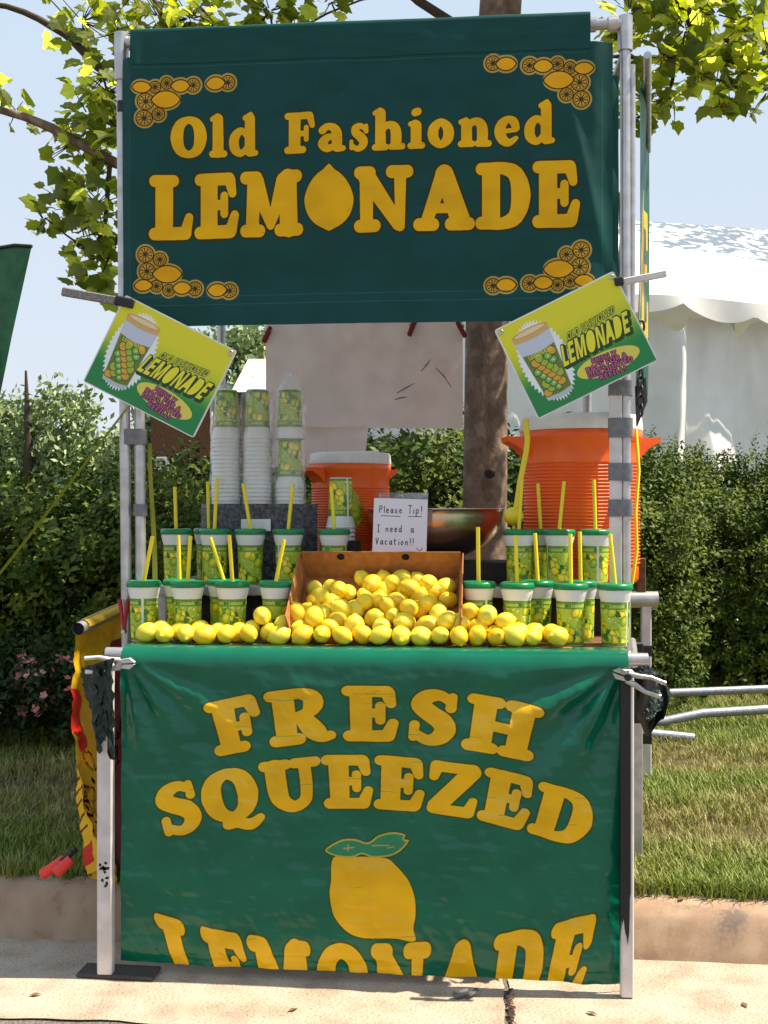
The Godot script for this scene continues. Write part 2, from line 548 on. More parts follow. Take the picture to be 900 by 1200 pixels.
# ------------------------------------------------------------------ ground, kerb, grass, hedges
func setting() -> void:
	var asphalt := mottled(Color(0.36, 0.34, 0.32), Color(0.50, 0.47, 0.44), 0.12, 1.2, 0.9, 0.0, 21, 0.8)
	var st := begin()
	sheet(st, 8, 8, func(u: float, v: float) -> Vector3: return Vector3(lerpf(-60, 60, u), -0.006, lerpf(-0.4, 60, v)), Vector3.UP)
	struct("road", st, asphalt)
	var conc := plain(Color.WHITE, 0.85)
	conc.albedo_texture = noise_tex(0.006, [[0.2, Color(0.60, 0.545, 0.475)], [0.45, Color(0.655, 0.60, 0.53)], [0.8, Color(0.69, 0.64, 0.575)]], 22, 1024, 6)
	conc.uv1_triplanar = true
	conc.uv1_world_triplanar = true
	conc.uv1_scale = Vector3.ONE * 0.9
	conc.normal_enabled = true
	conc.normal_texture = noise_tex(0.08, [], 23, 1024, 4, true, 5.0)
	conc.normal_scale = 0.5
	conc.detail_enabled = true
	conc.detail_blend_mode = BaseMaterial3D.BLEND_MODE_MUL
	conc.detail_albedo = noise_tex(0.09, [[0.22, Color(0.84, 0.79, 0.73)], [0.32, Color(1, 1, 1)]], 24, 1024, 5)
	conc.detail_uv_layer = BaseMaterial3D.DETAIL_UV_1
	# gutter slabs with open joints
	var gutter := Node3D.new()
	gutter.name = "gutter"
	gutter.set_meta("kind", "structure")
	add_child(gutter)
	var edge := -8.62
	for i in 6:
		var w := 2.99 if i != 3 else 2.99
		st = begin()
		var c0 := edge
		var ph := rng.randf() * 9.0
		sheet(st, 60, 12, func(u: float, v: float) -> Vector3:
			var z := lerpf(-0.20, 0.345, v) + (0.004 * sin(u * 91.0 + ph) + 0.005 * sin(u * 37.0) if v > 0.95 else 0.0)
			var x := lerpf(c0, c0 + w, u) + (0.003 * sin(z * 90.0) if u < 0.01 or u > 0.99 else 0.0)
			return Vector3(x, 0.0 + 0.0008 * sin(x * 13.0 + z * 17.0), z), Vector3.UP)
		obj("concrete_slab", st, conc, gutter)
		edge += 3.006
	# kerb pieces
	var kerb := Node3D.new()
	kerb.name = "kerb"
	kerb.set_meta("kind", "structure")
	add_child(kerb)
	var km := plain(Color.WHITE, 0.85)
	km.albedo_texture = noise_tex(0.006, [[0.2, Color(0.60, 0.49, 0.395)], [0.5, Color(0.635, 0.53, 0.435)], [0.8, Color(0.665, 0.565, 0.475)]], 25, 1024, 6)
	km.uv1_triplanar = true
	km.uv1_world_triplanar = true
	km.uv1_scale = Vector3.ONE * 1.1
	km.normal_enabled = true
	km.normal_texture = conc.normal_texture
	km.normal_scale = 0.22
	var ramp := Image.create(512, 64, false, Image.FORMAT_RGBA8)
	km.detail_enabled = true
	km.detail_blend_mode = BaseMaterial3D.BLEND_MODE_MUL
	km.detail_albedo = noise_tex(0.012, [[0.12, Color(0.88, 0.85, 0.83)], [0.30, Color(1, 1, 1)]], 26, 1024, 5)
	km.detail_uv_layer = BaseMaterial3D.DETAIL_UV_1
	var stained := plain(Color.WHITE, 0.85)
	var sn := FastNoiseLite.new()
	sn.frequency = 0.02
	sn.fractal_octaves = 5
	var si := Image.create(1500, 160, false, Image.FORMAT_RGB8)
	for py in 160:
		for pxx in 1500:
			var n := sn.get_noise_2d(pxx, py)
			var col := Color(0.595, 0.485, 0.39).lerp(Color(0.67, 0.57, 0.48), clampf(n * 1.1 + 0.5 + 0.4 * sn.get_noise_2d(pxx * 9.0, py * 9.0) + jit(0.3), 0, 1))
			var dx := (pxx - 495.0 - (py - 70.0) * 0.35) / 22.0
			var dy := (py - 72.0) / 34.0
			var smear := exp(-dx * dx - dy * dy) + 0.5 * exp(-pow((pxx - 440.0) / 70.0, 2.0) - pow((py - 98.0 + (pxx - 440.0) * 0.2) / 9.0, 2.0))
			var grain := sn.get_noise_2d(pxx * 5.0, py * 5.0) * 0.6 + n * 0.9
			col = col.lerp(Color(0.36, 0.31, 0.29), clampf(smear * (0.62 + grain), 0.0, 0.7))
			si.set_pixel(pxx, py, col)
	stained.albedo_texture = ImageTexture.create_from_image(si)
	stained.normal_enabled = false
	stained.uv1_scale = Vector3(1, 1, 1)
	var prof := [Vector2(-0.195, -0.02), Vector2(-0.197, 0.004), Vector2(-0.212, 0.04), Vector2(-0.228, 0.085), Vector2(-0.240, 0.112), Vector2(-0.258, 0.132), Vector2(-0.285, 0.144), Vector2(-0.33, 0.150), Vector2(-0.37, 0.151), Vector2(-0.38, 0.10)]
	for i in 6:
		var c0 := -8.9 + i * 3.0
		st = begin()
		sheet(st, 70, prof.size() - 1, func(u: float, v: float) -> Vector3:
			var p: Vector2 = prof[int(round(v * (prof.size() - 1)))]
			var x := c0 + u * 2.992
			return Vector3(x, p.y + 0.0015 * sin(x * 9.0) + 0.001 * sin(x * 31.0), p.x + 0.002 * sin(x * 5.0) + 0.0015 * sin(x * 23.0 + p.y * 40.0)), Vector3(0, 0.6, 0.8))
		obj("kerb_stone", st, km if i != 3 else stained, kerb)
	# dark oily smear on the kerb is matter of its own: a thin scuffed patch
	var lawn_m := mottled(Color(0.24, 0.20, 0.11), Color(0.33, 0.31, 0.14), 0.03, 1.3, 0.95, 0.0, 27, 1.0)
	st = begin()
	sheet(st, 60, 60, func(u: float, v: float) -> Vector3:
		var z := lerpf(-0.355, -4.6, v)
		var x := lerpf(-9, 9, u)
		return Vector3(x, ground_y(z) + 0.012 * sin(x * 3.1 + z) * minf(1.0, v * 6.0) + (0.0 if v > 0.02 else -0.012), z), Vector3.UP)
	struct("lawn_soil", st, lawn_m)
	st = begin()
	sheet(st, 20, 20, func(u: float, v: float) -> Vector3:
		var z := lerpf(-4.55, -120, v)
		return Vector3(lerpf(-110, 110, u), ground_y(z) - 0.006, z), Vector3.UP)
	struct("ground", st, mottled(Color(0.25, 0.27, 0.12), Color(0.36, 0.36, 0.18), 0.02, 0.4, 0.95, 0.0, 28))
	# grass blades
	var blade := begin()
	blade.set_smooth_group(-1)
	var r2 := RandomNumberGenerator.new()
	r2.seed = 5
	for i in 9:
		var a := r2.randf() * TAU
		var d := Vector3(cos(a), 0, sin(a))
		var s := d.cross(Vector3.UP) * 0.0028
		var o := Vector3(r2.randf_range(-0.03, 0.03), 0, r2.randf_range(-0.03, 0.03))
		var h := r2.randf_range(0.04, 0.10)
		var lean := r2.randf_range(0.02, 0.07)
		var m1 := o + d * lean * 0.35 + Vector3.UP * h * 0.65
		var tip := o + d * lean + Vector3.UP * h
		quad(blade, o - s, o + s, m1 + s * 0.8, m1 - s * 0.8, d)
		tri(blade, m1 - s * 0.8, m1 + s * 0.8, tip, d)
	blade.generate_normals()
	var tuft := blade.commit()
	var dry := FastNoiseLite.new()
	dry.seed = 3
	dry.frequency = 0.9
	var where := []
	var tints := []
	for i in 34000:
		var left := i % 4 == 0
		var x := rng.randf_range(-3.6, -0.2) if left else rng.randf_range(0.3, 3.6)
		var z := -0.34 - pow(rng.randf(), 1.25) * (2.2 if left else 3.4)
		var n := dry.get_noise_2d(x * 1.0, z * 1.6) + (0.18 if not left and z < -0.9 and z > -2.0 else 0.0) + jit(0.12)
		if n > 0.34 and rng.randf() < 0.55:
			continue
		if left and z < -1.9 and rng.randf() < 0.6:
			continue
		var s := rng.randf_range(0.5, 0.9) * (0.75 if n > 0.2 else 1.0)
		where.append(Transform3D(rot(jit(0.25), rng.randf() * TAU, jit(0.25)).scaled(Vector3(s, s, s)), Vector3(x, ground_y(z) - 0.008, z)))
		var g := Color(0.14, 0.20, 0.03).lerp(Color(0.30, 0.33, 0.07), rng.randf())
		tints.append(g.lerp(Color(0.38, 0.29, 0.13), clampf((n + 0.13) * 2.6, 0.0, 0.92) * rng.randf_range(0.5, 1.0)))
	var gm := leafy(Color(0.5, 0.6, 0.2))
	gm.roughness = 0.6
	var grass := many("grass", tuft, gm, where, tints, self)
	grass.set_meta("label", "patchy green and straw coloured grass behind the kerb")
	grass.set_meta("category", "grass")
	# fallen leaves and mulch under the left hedge
	var chip := begin()
	quad(chip, Vector3(-0.02, 0, -0.008), Vector3(0.02, 0.006, -0.01), Vector3(0.024, 0, 0.009), Vector3(-0.018, 0.005, 0.008), Vector3.UP)
	chip.generate_normals()
	where = []
	tints = []
	for i in 5200:
		var right := i % 3 == 0
		var x := rng.randf_range(0.6, 3.4) if right else rng.randf_range(-4.2, 0.2)
		var z := rng.randf_range(-2.2, -3.7) if right else rng.randf_range(-1.75, -2.6)
		where.append(Transform3D(rot(jit(0.4), rng.randf() * TAU, jit(0.4)).scaled(Vector3.ONE * rng.randf_range(0.5, 1.3)), Vector3(x, ground_y(z) + rng.randf_range(0.003, 0.015), z)))
		tints.append(Color(0.16, 0.09, 0.05).lerp(Color(0.40, 0.27, 0.17), rng.randf()))
	var mulch := many("mulch", chip.commit(), leafy(Color(0, 0, 0)), where, tints, self)
	mulch.set_meta("label", "brown bark mulch and dead leaves under the hedges")
	mulch.set_meta("category", "mulch")

	for d in [[-0.95, 0.0, 0.21, 0.3], [1.05, 0.0, 0.10, 1.7], [0.62, 0.0, 0.19, 2.6], [-0.2, 0.0, 0.24, 4.0], [0.95, 0.152, -0.31, 0.9]]:
		var dl := begin()
		quad(dl, Vector3(-0.018, 0.001, 0), Vector3(0, 0.005, -0.008), Vector3(0.02, 0.002, 0.001), Vector3(0, 0.004, 0.009), Vector3.UP)
		var leaf := obj("fallen_leaf", dl, mottled(Color(0.40, 0.27, 0.16), Color(0.52, 0.38, 0.24), 0.05, 20.0, 0.9, 0.0, 30) if not M.has("dead_leaf") else M.dead_leaf)
		M.dead_leaf = leaf.material_override
		leaf.position = Vector3(d[0], d[1] + 0.002, d[2])
		leaf.rotation.y = d[3]
		describe(leaf, "small dry brown leaf lying " + ["on the concrete left of the rubber pad", "on the concrete at the far right", "on the concrete near the right leg", "on the sunlit concrete below the banner's lettering", "on top of the kerb at right"][[0.3, 1.7, 2.6, 4.0, 0.9].find(d[3])], "leaf", "dead leaves on the pavement")
	# hedge shrubs
	var sprig := begin()
	for i in 11:
		var a := i * 2.4
		var y := i * 0.016
		var d := Vector3(cos(a), r2.randf_range(0.1, 0.9), sin(a)).normalized()
		var s := d.cross(Vector3.UP).normalized() * 0.0105
		var up := s.cross(d).normalized() * 0.003
		var o := Vector3(0, y, 0) + d * 0.006
		var l := r2.randf_range(0.034, 0.05)
		for e in [-1.0, 1.0]:
			tri(sprig, o, o + d * l * 0.45 + s * e - up * -1.0, o + d * l, Vector3.UP)
	sprig.generate_normals()
	var sprig_mesh := sprig.commit()
	var hm := leafy(Color(0.35, 0.45, 0.1))
	hm.roughness = 0.5
	hm.metallic_specular = 0.25
	M.hedge_leaf = hm
	var bark := mottled(Color(0.22, 0.17, 0.13), Color(0.33, 0.27, 0.21), 0.04, 4.0, 0.9, 0.0, 31, 1.0)
	M.bark = bark
	var shrubs := [
		["dense dark green hedge shrub at far left below the tie-down strap", -3.35, -2.95, 1.0, 1.20, 2600],
		["dense dark green hedge shrub left of the stall behind the pink flowers", -1.95, -2.9, 1.0, 1.20, 3600],
		["green hedge shrub seen between the left pole and the cup stacks", -0.75, -2.95, 0.9, 1.28, 2800],
		["sunlit green hedge shrub behind the steel bowl, left of the trunk", 0.15, -2.95, 0.75, 1.44, 2400],
		["hedge shrub behind the big orange cooler, right of the trunk", 0.95, -3.6, 0.7, 1.36, 1800],
		["dark green hedge shrub just right of the big orange cooler, loose sprigs on top", 1.85, -4.2, 1.0, 1.36, 4200],
		["dark green hedge shrub at the far right in front of the white tent", 3.3, -4.2, 1.1, 1.36, 4200],
	]
	for s in shrubs:
		var base := Vector3(s[1], ground_y(s[2]), s[2])
		var t := thing("hedge_shrub", s[0], "shrub", base, 0.0, "shrubs of the hedge behind the stall")
		var near: bool = s[1] < 0.5
		var f := FastNoiseLite.new()
		f.seed = int(s[5])
		f.frequency = 1.6
		var pl := []
		var tc := []
		for i in int(s[5] * (1.15 if near else 2.2)):
			var p := Vector3()
			for tries in 20:
				p = Vector3(jit(1.0), rng.randf(), jit(1.0))
				if absf(p.x) < 0.999 and rng.randf() < 0.15 + 0.85 * pow(maxf(maxf(absf(p.z), p.y), absf(p.x) * 0.75), 3.0):
					break
			var q := Vector3(p.x * s[3] * 0.85, 0.0, p.z * 0.62)
			var bulge := 1.0 + 0.42 * f.get_noise_3d(base.x + q.x, p.y * 1.4, q.z)
			var h: float = s[4] * (0.94 + 0.32 * f.get_noise_2d(base.x * 1.3 + q.x * 1.3, q.z + 3.0))
			q.z *= bulge
			q.y = 0.10 + p.y * (h - 0.10) - 0.10 * pow(absf(p.z), 3.0)
			var sc := rng.randf_range(0.85, 1.4) if near else rng.randf_range(0.55, 1.0)
			var lean := Vector3(p.x * 0.4, 0.25 + p.y * 0.5, p.z * 0.9) + Vector3(jit(0.6), jit(0.5), jit(0.6))
			var b := Basis(Quaternion(Vector3.UP, lean.normalized())) * Basis(Vector3.UP, rng.randf() * TAU)
			pl.append(Transform3D(b.scaled(Vector3.ONE * sc), q))
			tc.append(Color(0.036, 0.068, 0.010).lerp(Color(0.135, 0.17, 0.02), pow(rng.randf(), 1.5)))
		# loose upright sprigs
		for i in int(s[5] / 170.0):
			var o := Vector3(jit(s[3] * 0.8), s[4] * 0.93, jit(0.4))
			var hgt := rng.randf_range(0.1, 0.34)
			var lean := Vector3(jit(0.25), 1, jit(0.25))
			var n := int(hgt / 0.03)
			for k in n:
				pl.append(Transform3D(rot(jit(0.3), rng.randf() * TAU, jit(0.3)).scaled(Vector3.ONE * lerpf(0.9, 0.45, k / float(n))), o + lean * hgt * k / float(n)))
				tc.append(Color(0.06, 0.10, 0.02).lerp(Color(0.12, 0.18, 0.04), rng.randf()))
		many("foliage", sprig_mesh, hm, pl, tc, t)
		for k in 7:
			var bs := begin()
			var foot := Vector3(jit(s[3] * 0.6), 0.0, jit(0.3))
			var top := foot + Vector3(jit(0.3), s[4] * rng.randf_range(0.6, 0.9), jit(0.25))
			tube(bs, [foot, foot.lerp(top, 0.5) + Vector3(jit(0.08), 0, jit(0.08)), top], [0.02, 0.014, 0.005], 6)
			obj("stem", bs, bark, t)
	# pink azalea
	var az := thing("azalea", "pink flowering azalea low in the shade at left", "shrub", Vector3(-1.95, ground_y(-2.1), -2.05))
	var petal := begin()
	for i in 5:
		var d := Vector3(cos(i * TAU / 5), 0.35, sin(i * TAU / 5)).normalized()
		var s := d.cross(Vector3.UP).normalized() * 0.012
		tri(petal, Vector3.ZERO, d * 0.02 + s, d * 0.032, Vector3.UP)
		tri(petal, Vector3.ZERO, d * 0.032, d * 0.02 - s, Vector3.UP)
	petal.generate_normals()
	var pl2 := []
	var tc2 := []
	var lf := []
	var lc := []
	for i in 330:
		var p := Vector3(jit(0.55), rng.randf_range(0.18, 0.46), jit(0.16) + 0.1)
		if i % 3 > 0 or p.y < 0.2:
			pl2.append(Transform3D(rot(rng.randf_range(0.4, 1.4), jit(0.8), 0).scaled(Vector3.ONE * rng.randf_range(0.6, 1.1)), p))
			tc2.append(Color(0.72, 0.20, 0.20).lerp(Color(0.85, 0.40, 0.36), rng.randf()))
		for k in 2:
			lf.append(Transform3D(rot(jit(1), rng.randf() * TAU, jit(1)), p + Vector3(jit(0.08), jit(0.1) - 0.06, jit(0.05) - 0.03)))
			lc.append(Color(0.03, 0.055, 0.014))
	many("blossom", petal.commit(), leafy(Color(0.4, 0.2, 0.2)), pl2, tc2, az)
	many("foliage", sprig_mesh, hm, lf, lc, az)
	# pipes on the ground at right
	var pipes := [
		["straight grey metal pipe lying under the right hedge, uppermost of three", [Vector3(1.0, 0.40, -2.75), Vector3(1.9, 0.43, -2.85)], 0.022],
		["bent grey metal pipe lying on the grass at right, middle of three", [Vector3(0.85, 0.29, -2.5), Vector3(1.25, 0.31, -2.5), Vector3(1.45, 0.345, -2.55), Vector3(1.95, 0.37, -2.62)], 0.024],
		["short grey metal pipe half hidden behind the stall leg, lowest of three", [Vector3(0.8, 0.315, -2.3), Vector3(1.36, 0.265, -2.3)], 0.026],
	]
	for p in pipes:
		st = begin()
		tube(st, p[1], p[2], 12)
		describe(obj("metal_pipe", st, mottled(Color(0.55, 0.56, 0.60), Color(0.68, 0.69, 0.73), 0.03, 3.0, 0.45, 0.6, 33)), p[0], "pipe", "pipes lying on the grass")
	st = begin()
	box(st, Vector3(1.02, ground_y(-2.05) + 0.02, -2.05), Vector3(0.10, 0.03, 0.07), rot(0.2, 0.4, 0.1), 0.014)
	describe(obj("flat_stone", st, mottled(Color(0.45, 0.34, 0.22), Color(0.6, 0.48, 0.33), 0.05, 6.0, 0.9, 0.0, 34)), "small flat tan stone on the soil below the pipes", "stone")

# ------------------------------------------------------------------ trees
func maple_leaf() -> Mesh:
	var st := begin()
	st.set_smooth_group(-1)
	var out := [Vector2(0, 0.0), Vector2(0.26, -0.13), Vector2(0.37, 0.08), Vector2(0.58, 0.20), Vector2(0.50, 0.36), Vector2(0.52, 0.62), Vector2(0.33, 0.66), Vector2(0.20, 0.80), Vector2(0.0, 1.0), Vector2(-0.20, 0.80), Vector2(-0.33, 0.66), Vector2(-0.52, 0.62), Vector2(-0.50, 0.36), Vector2(-0.58, 0.20), Vector2(-0.37, 0.08), Vector2(-0.26, -0.13)]
	var mid := Vector3(0, 0.35 * 0.1, 0.008)
	var pt := func(v: Vector2) -> Vector3: return Vector3(v.x * 0.1, v.y * 0.1, 0.014 - 0.034 * v.length() * v.length() + 0.03 * absf(v.x))
	for i in out.size():
		tri(st, mid, pt.call(out[i]), pt.call(out[(i + 1) % out.size()]), Vector3(0, 0, 1))
	st.generate_normals()
	return st.commit()

func leaf_bunch(at: Vector3, n: int, spread: float, where: Array, tints: Array, twigs: SurfaceTool, size := 1.0) -> void:
	for i in n:
		var d := Vector3(jit(1), jit(1), jit(1))
		var p := at + d * spread
		var face := Vector3(jit(0.7) + 0.15, rng.randf_range(0.2, 1.0), jit(0.8) + 0.15).normalized()
		var b := Basis(Quaternion(Vector3(0, 0, 1), face)) * Basis(Vector3(0, 0, 1), rng.randf() * TAU)
		var s := rng.randf_range(0.45, 0.95) * size
		where.append(Transform3D(b.scaled(Vector3.ONE * s), p))
		tints.append(Color(0.16, 0.21, 0.045).lerp(Color(0.36, 0.39, 0.11), rng.randf()))
		if twigs != null and i % 2 == 0:
			tube(twigs, [at + d * spread * 0.15, p], [0.0035, 0.0015], 4, false)

func trees() -> void:
	var leaf := maple_leaf()
	var lm := leafy(Color(1.15, 1.18, 0.42))
	lm.roughness = 0.45
	var skin := plain(Color.WHITE, 0.85)
	skin.albedo_texture = noise_tex(0.012, [[0.30, Color(0.36, 0.28, 0.23)], [0.44, Color(0.42, 0.34, 0.28)], [0.50, Color(0.48, 0.40, 0.33)], [0.62, Color(0.42, 0.34, 0.29)], [0.75, Color(0.55, 0.48, 0.41)]], 41, 512, 4)
	skin.uv1_triplanar = true
	skin.uv1_world_triplanar = true
	skin.uv1_scale = Vector3(1.6, 0.9, 1.6)
	skin.normal_enabled = true
	skin.normal_texture = noise_tex(0.03, [], 42, 512, 5, true, 8.0)
	skin.normal_scale = 0.35
	var t := thing("plane_tree", "tall plane tree with mottled trunk rising behind the stall, leafy limbs overhead", "tree", Vector3(0.33, ground_y(-2.0), -2.0))
	var st := begin()
	var P := func(x: float, y: float, z: float) -> Vector3: return Vector3(x, y, z) - t.position
	tube(st, [P.call(0.32, 0.1, -2.0), P.call(0.325, 0.35, -2.0), P.call(0.335, 1.4, -2.0), P.call(0.343, 2.2, -2.0), P.call(0.36, 3.0, -2.0), P.call(0.41, 3.8, -2.0), P.call(0.42, 4.6, -2.05), P.call(0.35, 5.6, -2.1), P.call(0.3, 6.6, -2.1)], [0.17, 0.12, 0.106, 0.102, 0.098, 0.10, 0.085, 0.06, 0.03], 18)
	obj("trunk", st, skin, t)
	for kn in [[0.355, 1.56, -1.899]]:
		st = begin()
		lathe(st, [Vector2(0.028, -0.006), Vector2(0.024, 0.004), Vector2(0.012, 0.008), Vector2(0.0, 0.002)], 12, P.call(kn[0], kn[1], kn[2]), rot(PI / 2, 0, 0))
		obj("knot", st, mottled(Color(0.14, 0.10, 0.08), Color(0.22, 0.16, 0.13), 0.05, 8.0, 0.95, 0.0, 44), t)
	var limbs := [
		[[Vector3(0.37, 3.0, -2.0), Vector3(-0.3, 2.78, -1.9), Vector3(-0.9, 2.85, -1.85), Vector3(-1.40, 3.02, -1.8), Vector3(-1.69, 3.18, -1.77), Vector3(-1.95, 3.27, -1.75), Vector3(-2.4, 3.36, -1.75)], 0.045, 0.014],
		[[Vector3(0.39, 3.5, -2.0), Vector3(-0.3, 3.55, -1.95), Vector3(-0.95, 3.30, -1.85), Vector3(-1.40, 3.42, -1.8), Vector3(-1.63, 3.62, -1.78), Vector3(-1.9, 3.75, -1.75), Vector3(-2.3, 3.8, -1.7)], 0.04, 0.012],
		[[Vector3(0.38, 3.45, -2.0), Vector3(0.22, 3.66, -1.98), Vector3(0.02, 3.80, -1.97), Vector3(-0.5, 4.2, -1.9), Vector3(-1.2, 4.3, -1.8)], 0.026, 0.012],
		[[Vector3(0.42, 4.3, -2.0), Vector3(0.9, 4.25, -1.9), Vector3(1.15, 3.95, -1.85), Vector3(1.22, 3.68, -1.83), Vector3(1.30, 3.54, -1.83), Vector3(1.36, 3.49, -1.83), Vector3(1.27, 3.43, -1.83), Vector3(1.1, 3.425, -1.82), Vector3(0.9, 3.44, -1.81)], 0.04, 0.008],
		[[Vector3(1.32, 3.52, -1.83), Vector3(1.47, 3.5, -1.85), Vector3(1.62, 3.53, -1.86), Vector3(1.9, 3.62, -1.86)], 0.012, 0.006],
		[[Vector3(1.18, 3.43, -1.82), Vector3(1.17, 3.30, -1.82), Vector3(1.09, 3.20, -1.81), Vector3(1.02, 3.12, -1.81)], 0.011, 0.004],
		[[Vector3(1.27, 3.43, -1.83), Vector3(1.36, 3.34, -1.84), Vector3(1.47, 3.29, -1.85), Vector3(1.45, 3.2, -1.85), Vector3(1.36, 3.165, -1.84)], 0.008, 0.003],
		[[Vector3(-1.42, 3.0, -1.8), Vector3(-1.44, 2.75, -1.8), Vector3(-1.52, 2.62, -1.79), Vector3(-1.72, 2.76, -1.77)], 0.012, 0.004],
		[[Vector3(-1.1, 2.9, -1.82), Vector3(-1.35, 2.7, -1.8), Vector3(-1.45, 2.5, -1.79)], 0.012, 0.004],
		[[Vector3(-0.95, 3.30, -1.85), Vector3(-1.1, 3.6, -1.83), Vector3(-1.25, 3.85, -1.8), Vector3(-1.3, 4.1, -1.8)], 0.02, 0.007],
		[[Vector3(-0.3, 3.55, -1.95), Vector3(-0.5, 3.66, -1.9), Vector3(-0.25, 3.78, -1.9), Vector3(0.02, 3.86, -1.95)], 0.012, 0.004],
		[[Vector3(0.40, 4.6, -2.05), Vector3(1.0, 5.3, -1.7), Vector3(2.2, 6.2, -1.7)], 0.045, 0.012],
		[[Vector3(0.41, 4.3, -2.05), Vector3(0.7, 4.9, -1.4), Vector3(1.5, 5.4, -0.9)], 0.04, 0.012],
	]
	for l in limbs:
		st = begin()
		var rads := []
		var pts := []
		var cv := Curve3D.new()
		for i in l[0].size():
			var a: Vector3 = l[0][maxi(i - 1, 0)]
			var b: Vector3 = l[0][mini(i + 1, l[0].size() - 1)]
			cv.add_point(l[0][i] - t.position, (a - b) / 6.0, (b - a) / 6.0)
		var baked := cv.tessellate(3, 6)
		for i in baked.size():
			pts.append(baked[i])
			rads.append(lerpf(l[1], l[2], i / float(baked.size() - 1)))
		tube(st, pts, rads, 7)
		obj("limb", st, M.bark if l[1] < 0.045 else skin, t)
	# leaves in view, one by one where they can be picked apart
	var clumps := [
		[-1.50, 3.22, .12, 16], [-1.62, 3.15, .10, 10], [-1.40, 3.32, .13, 14], [-1.35, 3.15, .12, 12], [-1.45, 3.42, .10, 8], [-1.53, 2.90, .11, 14], [-1.60, 2.82, .10, 12], [-1.45, 2.80, .12, 14], [-1.50, 2.70, .10, 10], [-1.74, 2.76, .06, 6], [-1.46, 2.58, .09, 10], [-1.52, 2.48, .07, 7], [-1.42, 2.44, .06, 5], [-1.62, 2.66, .06, 4],
		[-1.53, 3.66, .14, 14], [-1.35, 3.60, .12, 10], [-1.65, 3.74, .11, 8], [-1.20, 3.72, .14, 16], [-1.05, 3.70, .14, 18], [-0.90, 3.62, .12, 8], [-0.65, 3.68, .13, 14], [-0.55, 3.62, .10, 8], [-0.38, 3.76, .10, 6], [-1.93, 3.35, .05, 4], [-1.90, 3.30, .06, 3], [-0.78, 3.60, .1, 7], [-1.3, 3.80, .15, 10],
		[1.22, 3.52, .12, 12], [1.38, 3.40, .12, 14], [1.49, 3.32, .11, 14], [1.56, 3.40, .10, 10], [1.07, 3.55, .12, 12], [0.98, 3.62, .10, 10], [0.92, 3.50, .08, 6], [1.05, 3.28, .09, 10], [1.03, 3.16, .08, 10], [1.19, 3.26, .09, 8], [1.28, 3.30, .08, 8], [1.36, 3.60, .11, 12], [1.55, 3.64, .10, 9], [1.62, 3.30, .10, 10], [1.44, 3.23, .07, 7], [1.36, 3.165, .04, 4], [1.12, 3.40, .10, 8], [1.46, 3.52, .1, 8], [0.93, 3.36, .06, 5], [1.24, 3.66, .1, 9],
	]
	var where := []
	var tints := []
	var twigs := begin()
	for c in clumps:
		leaf_bunch(Vector3(c[0], c[1], -1.8 + jit(0.12)) - t.position, int(c[3] * 2.35), c[2] * 1.1, where, tints, twigs)
	obj("twigs", twigs, M.bark, t).set_meta("kind", "stuff")
	var shades := []
	for k in 6:
		var m := leafy(Color(1.15, 1.18, 0.42))
		m.vertex_color_use_as_albedo = false
		m.roughness = 0.45
		m.albedo_color = Color(0.16, 0.21, 0.045).lerp(Color(0.36, 0.39, 0.11), k / 5.0).linear_to_srgb()
		shades.append(m)
	var order := range(where.size())
	var step := maxf(1.0, where.size() / 300.0)
	var rest := []
	var rest_t := []
	var made := 0
	for i in where.size():
		if int(i / step) != int((i - 1) / step) and made < 300:
			var o := show_mesh("leaf", leaf, shades[rng.randi() % 6], t)
			o.transform = where[i]
			made += 1
		else:
			rest.append(where[i])
			rest_t.append(tints[i])
	# the crown above and behind the picture, which shades the left side of the lawn
	for i in 330:
		var p := Vector3(1.0 + jit(1.1), rng.randf_range(4.3, 6.0), -0.86 + jit(0.34))
		if i % 3 == 1:
			p = Vector3(1.75 + jit(0.7), rng.randf_range(5.9, 7.0), -1.85 + jit(0.5))
		elif i % 9 == 0:
			p = Vector3(0.9 + jit(1.3), rng.randf_range(4.6, 6.2), -2.75 + jit(0.45))
		leaf_bunch(p - t.position, 9, 0.18, rest, rest_t, null, 1.7)
	many("foliage", leaf, lm, rest, rest_t, t)
	# a tree standing to the right of the frame, whose crown dapples the tent roof
	var t2 := thing("shade_tree", "tree beyond the right edge whose crown throws dappled shade on the tent roof", "tree", Vector3(8.2, 0.45, -9.6))
	st = begin()
	tube(st, [Vector3(0, -0.1, 0), Vector3(0, 3, 0), Vector3(-0.3, 6, 0), Vector3(-0.8, 9, 0)], [0.22, 0.17, 0.13, 0.05], 12)
	obj("trunk", st, skin, t2)
	st = begin()
	tube(st, [Vector3(-0.3, 6, 0), Vector3(-1.6, 7.4, 0), Vector3(-2.8, 8.2, -0.2)], [0.1, 0.07, 0.02], 8)
	obj("limb", st, skin, t2)
	where = []
	tints = []
	for i in 170:
		leaf_bunch(Vector3(-2.3 + jit(2.5), rng.randf_range(7.6, 9.0), jit(0.75) - 1.1), 8, 0.28, where, tints, null, 1.5)
	many("foliage", leaf, lm, where, tints, t2)

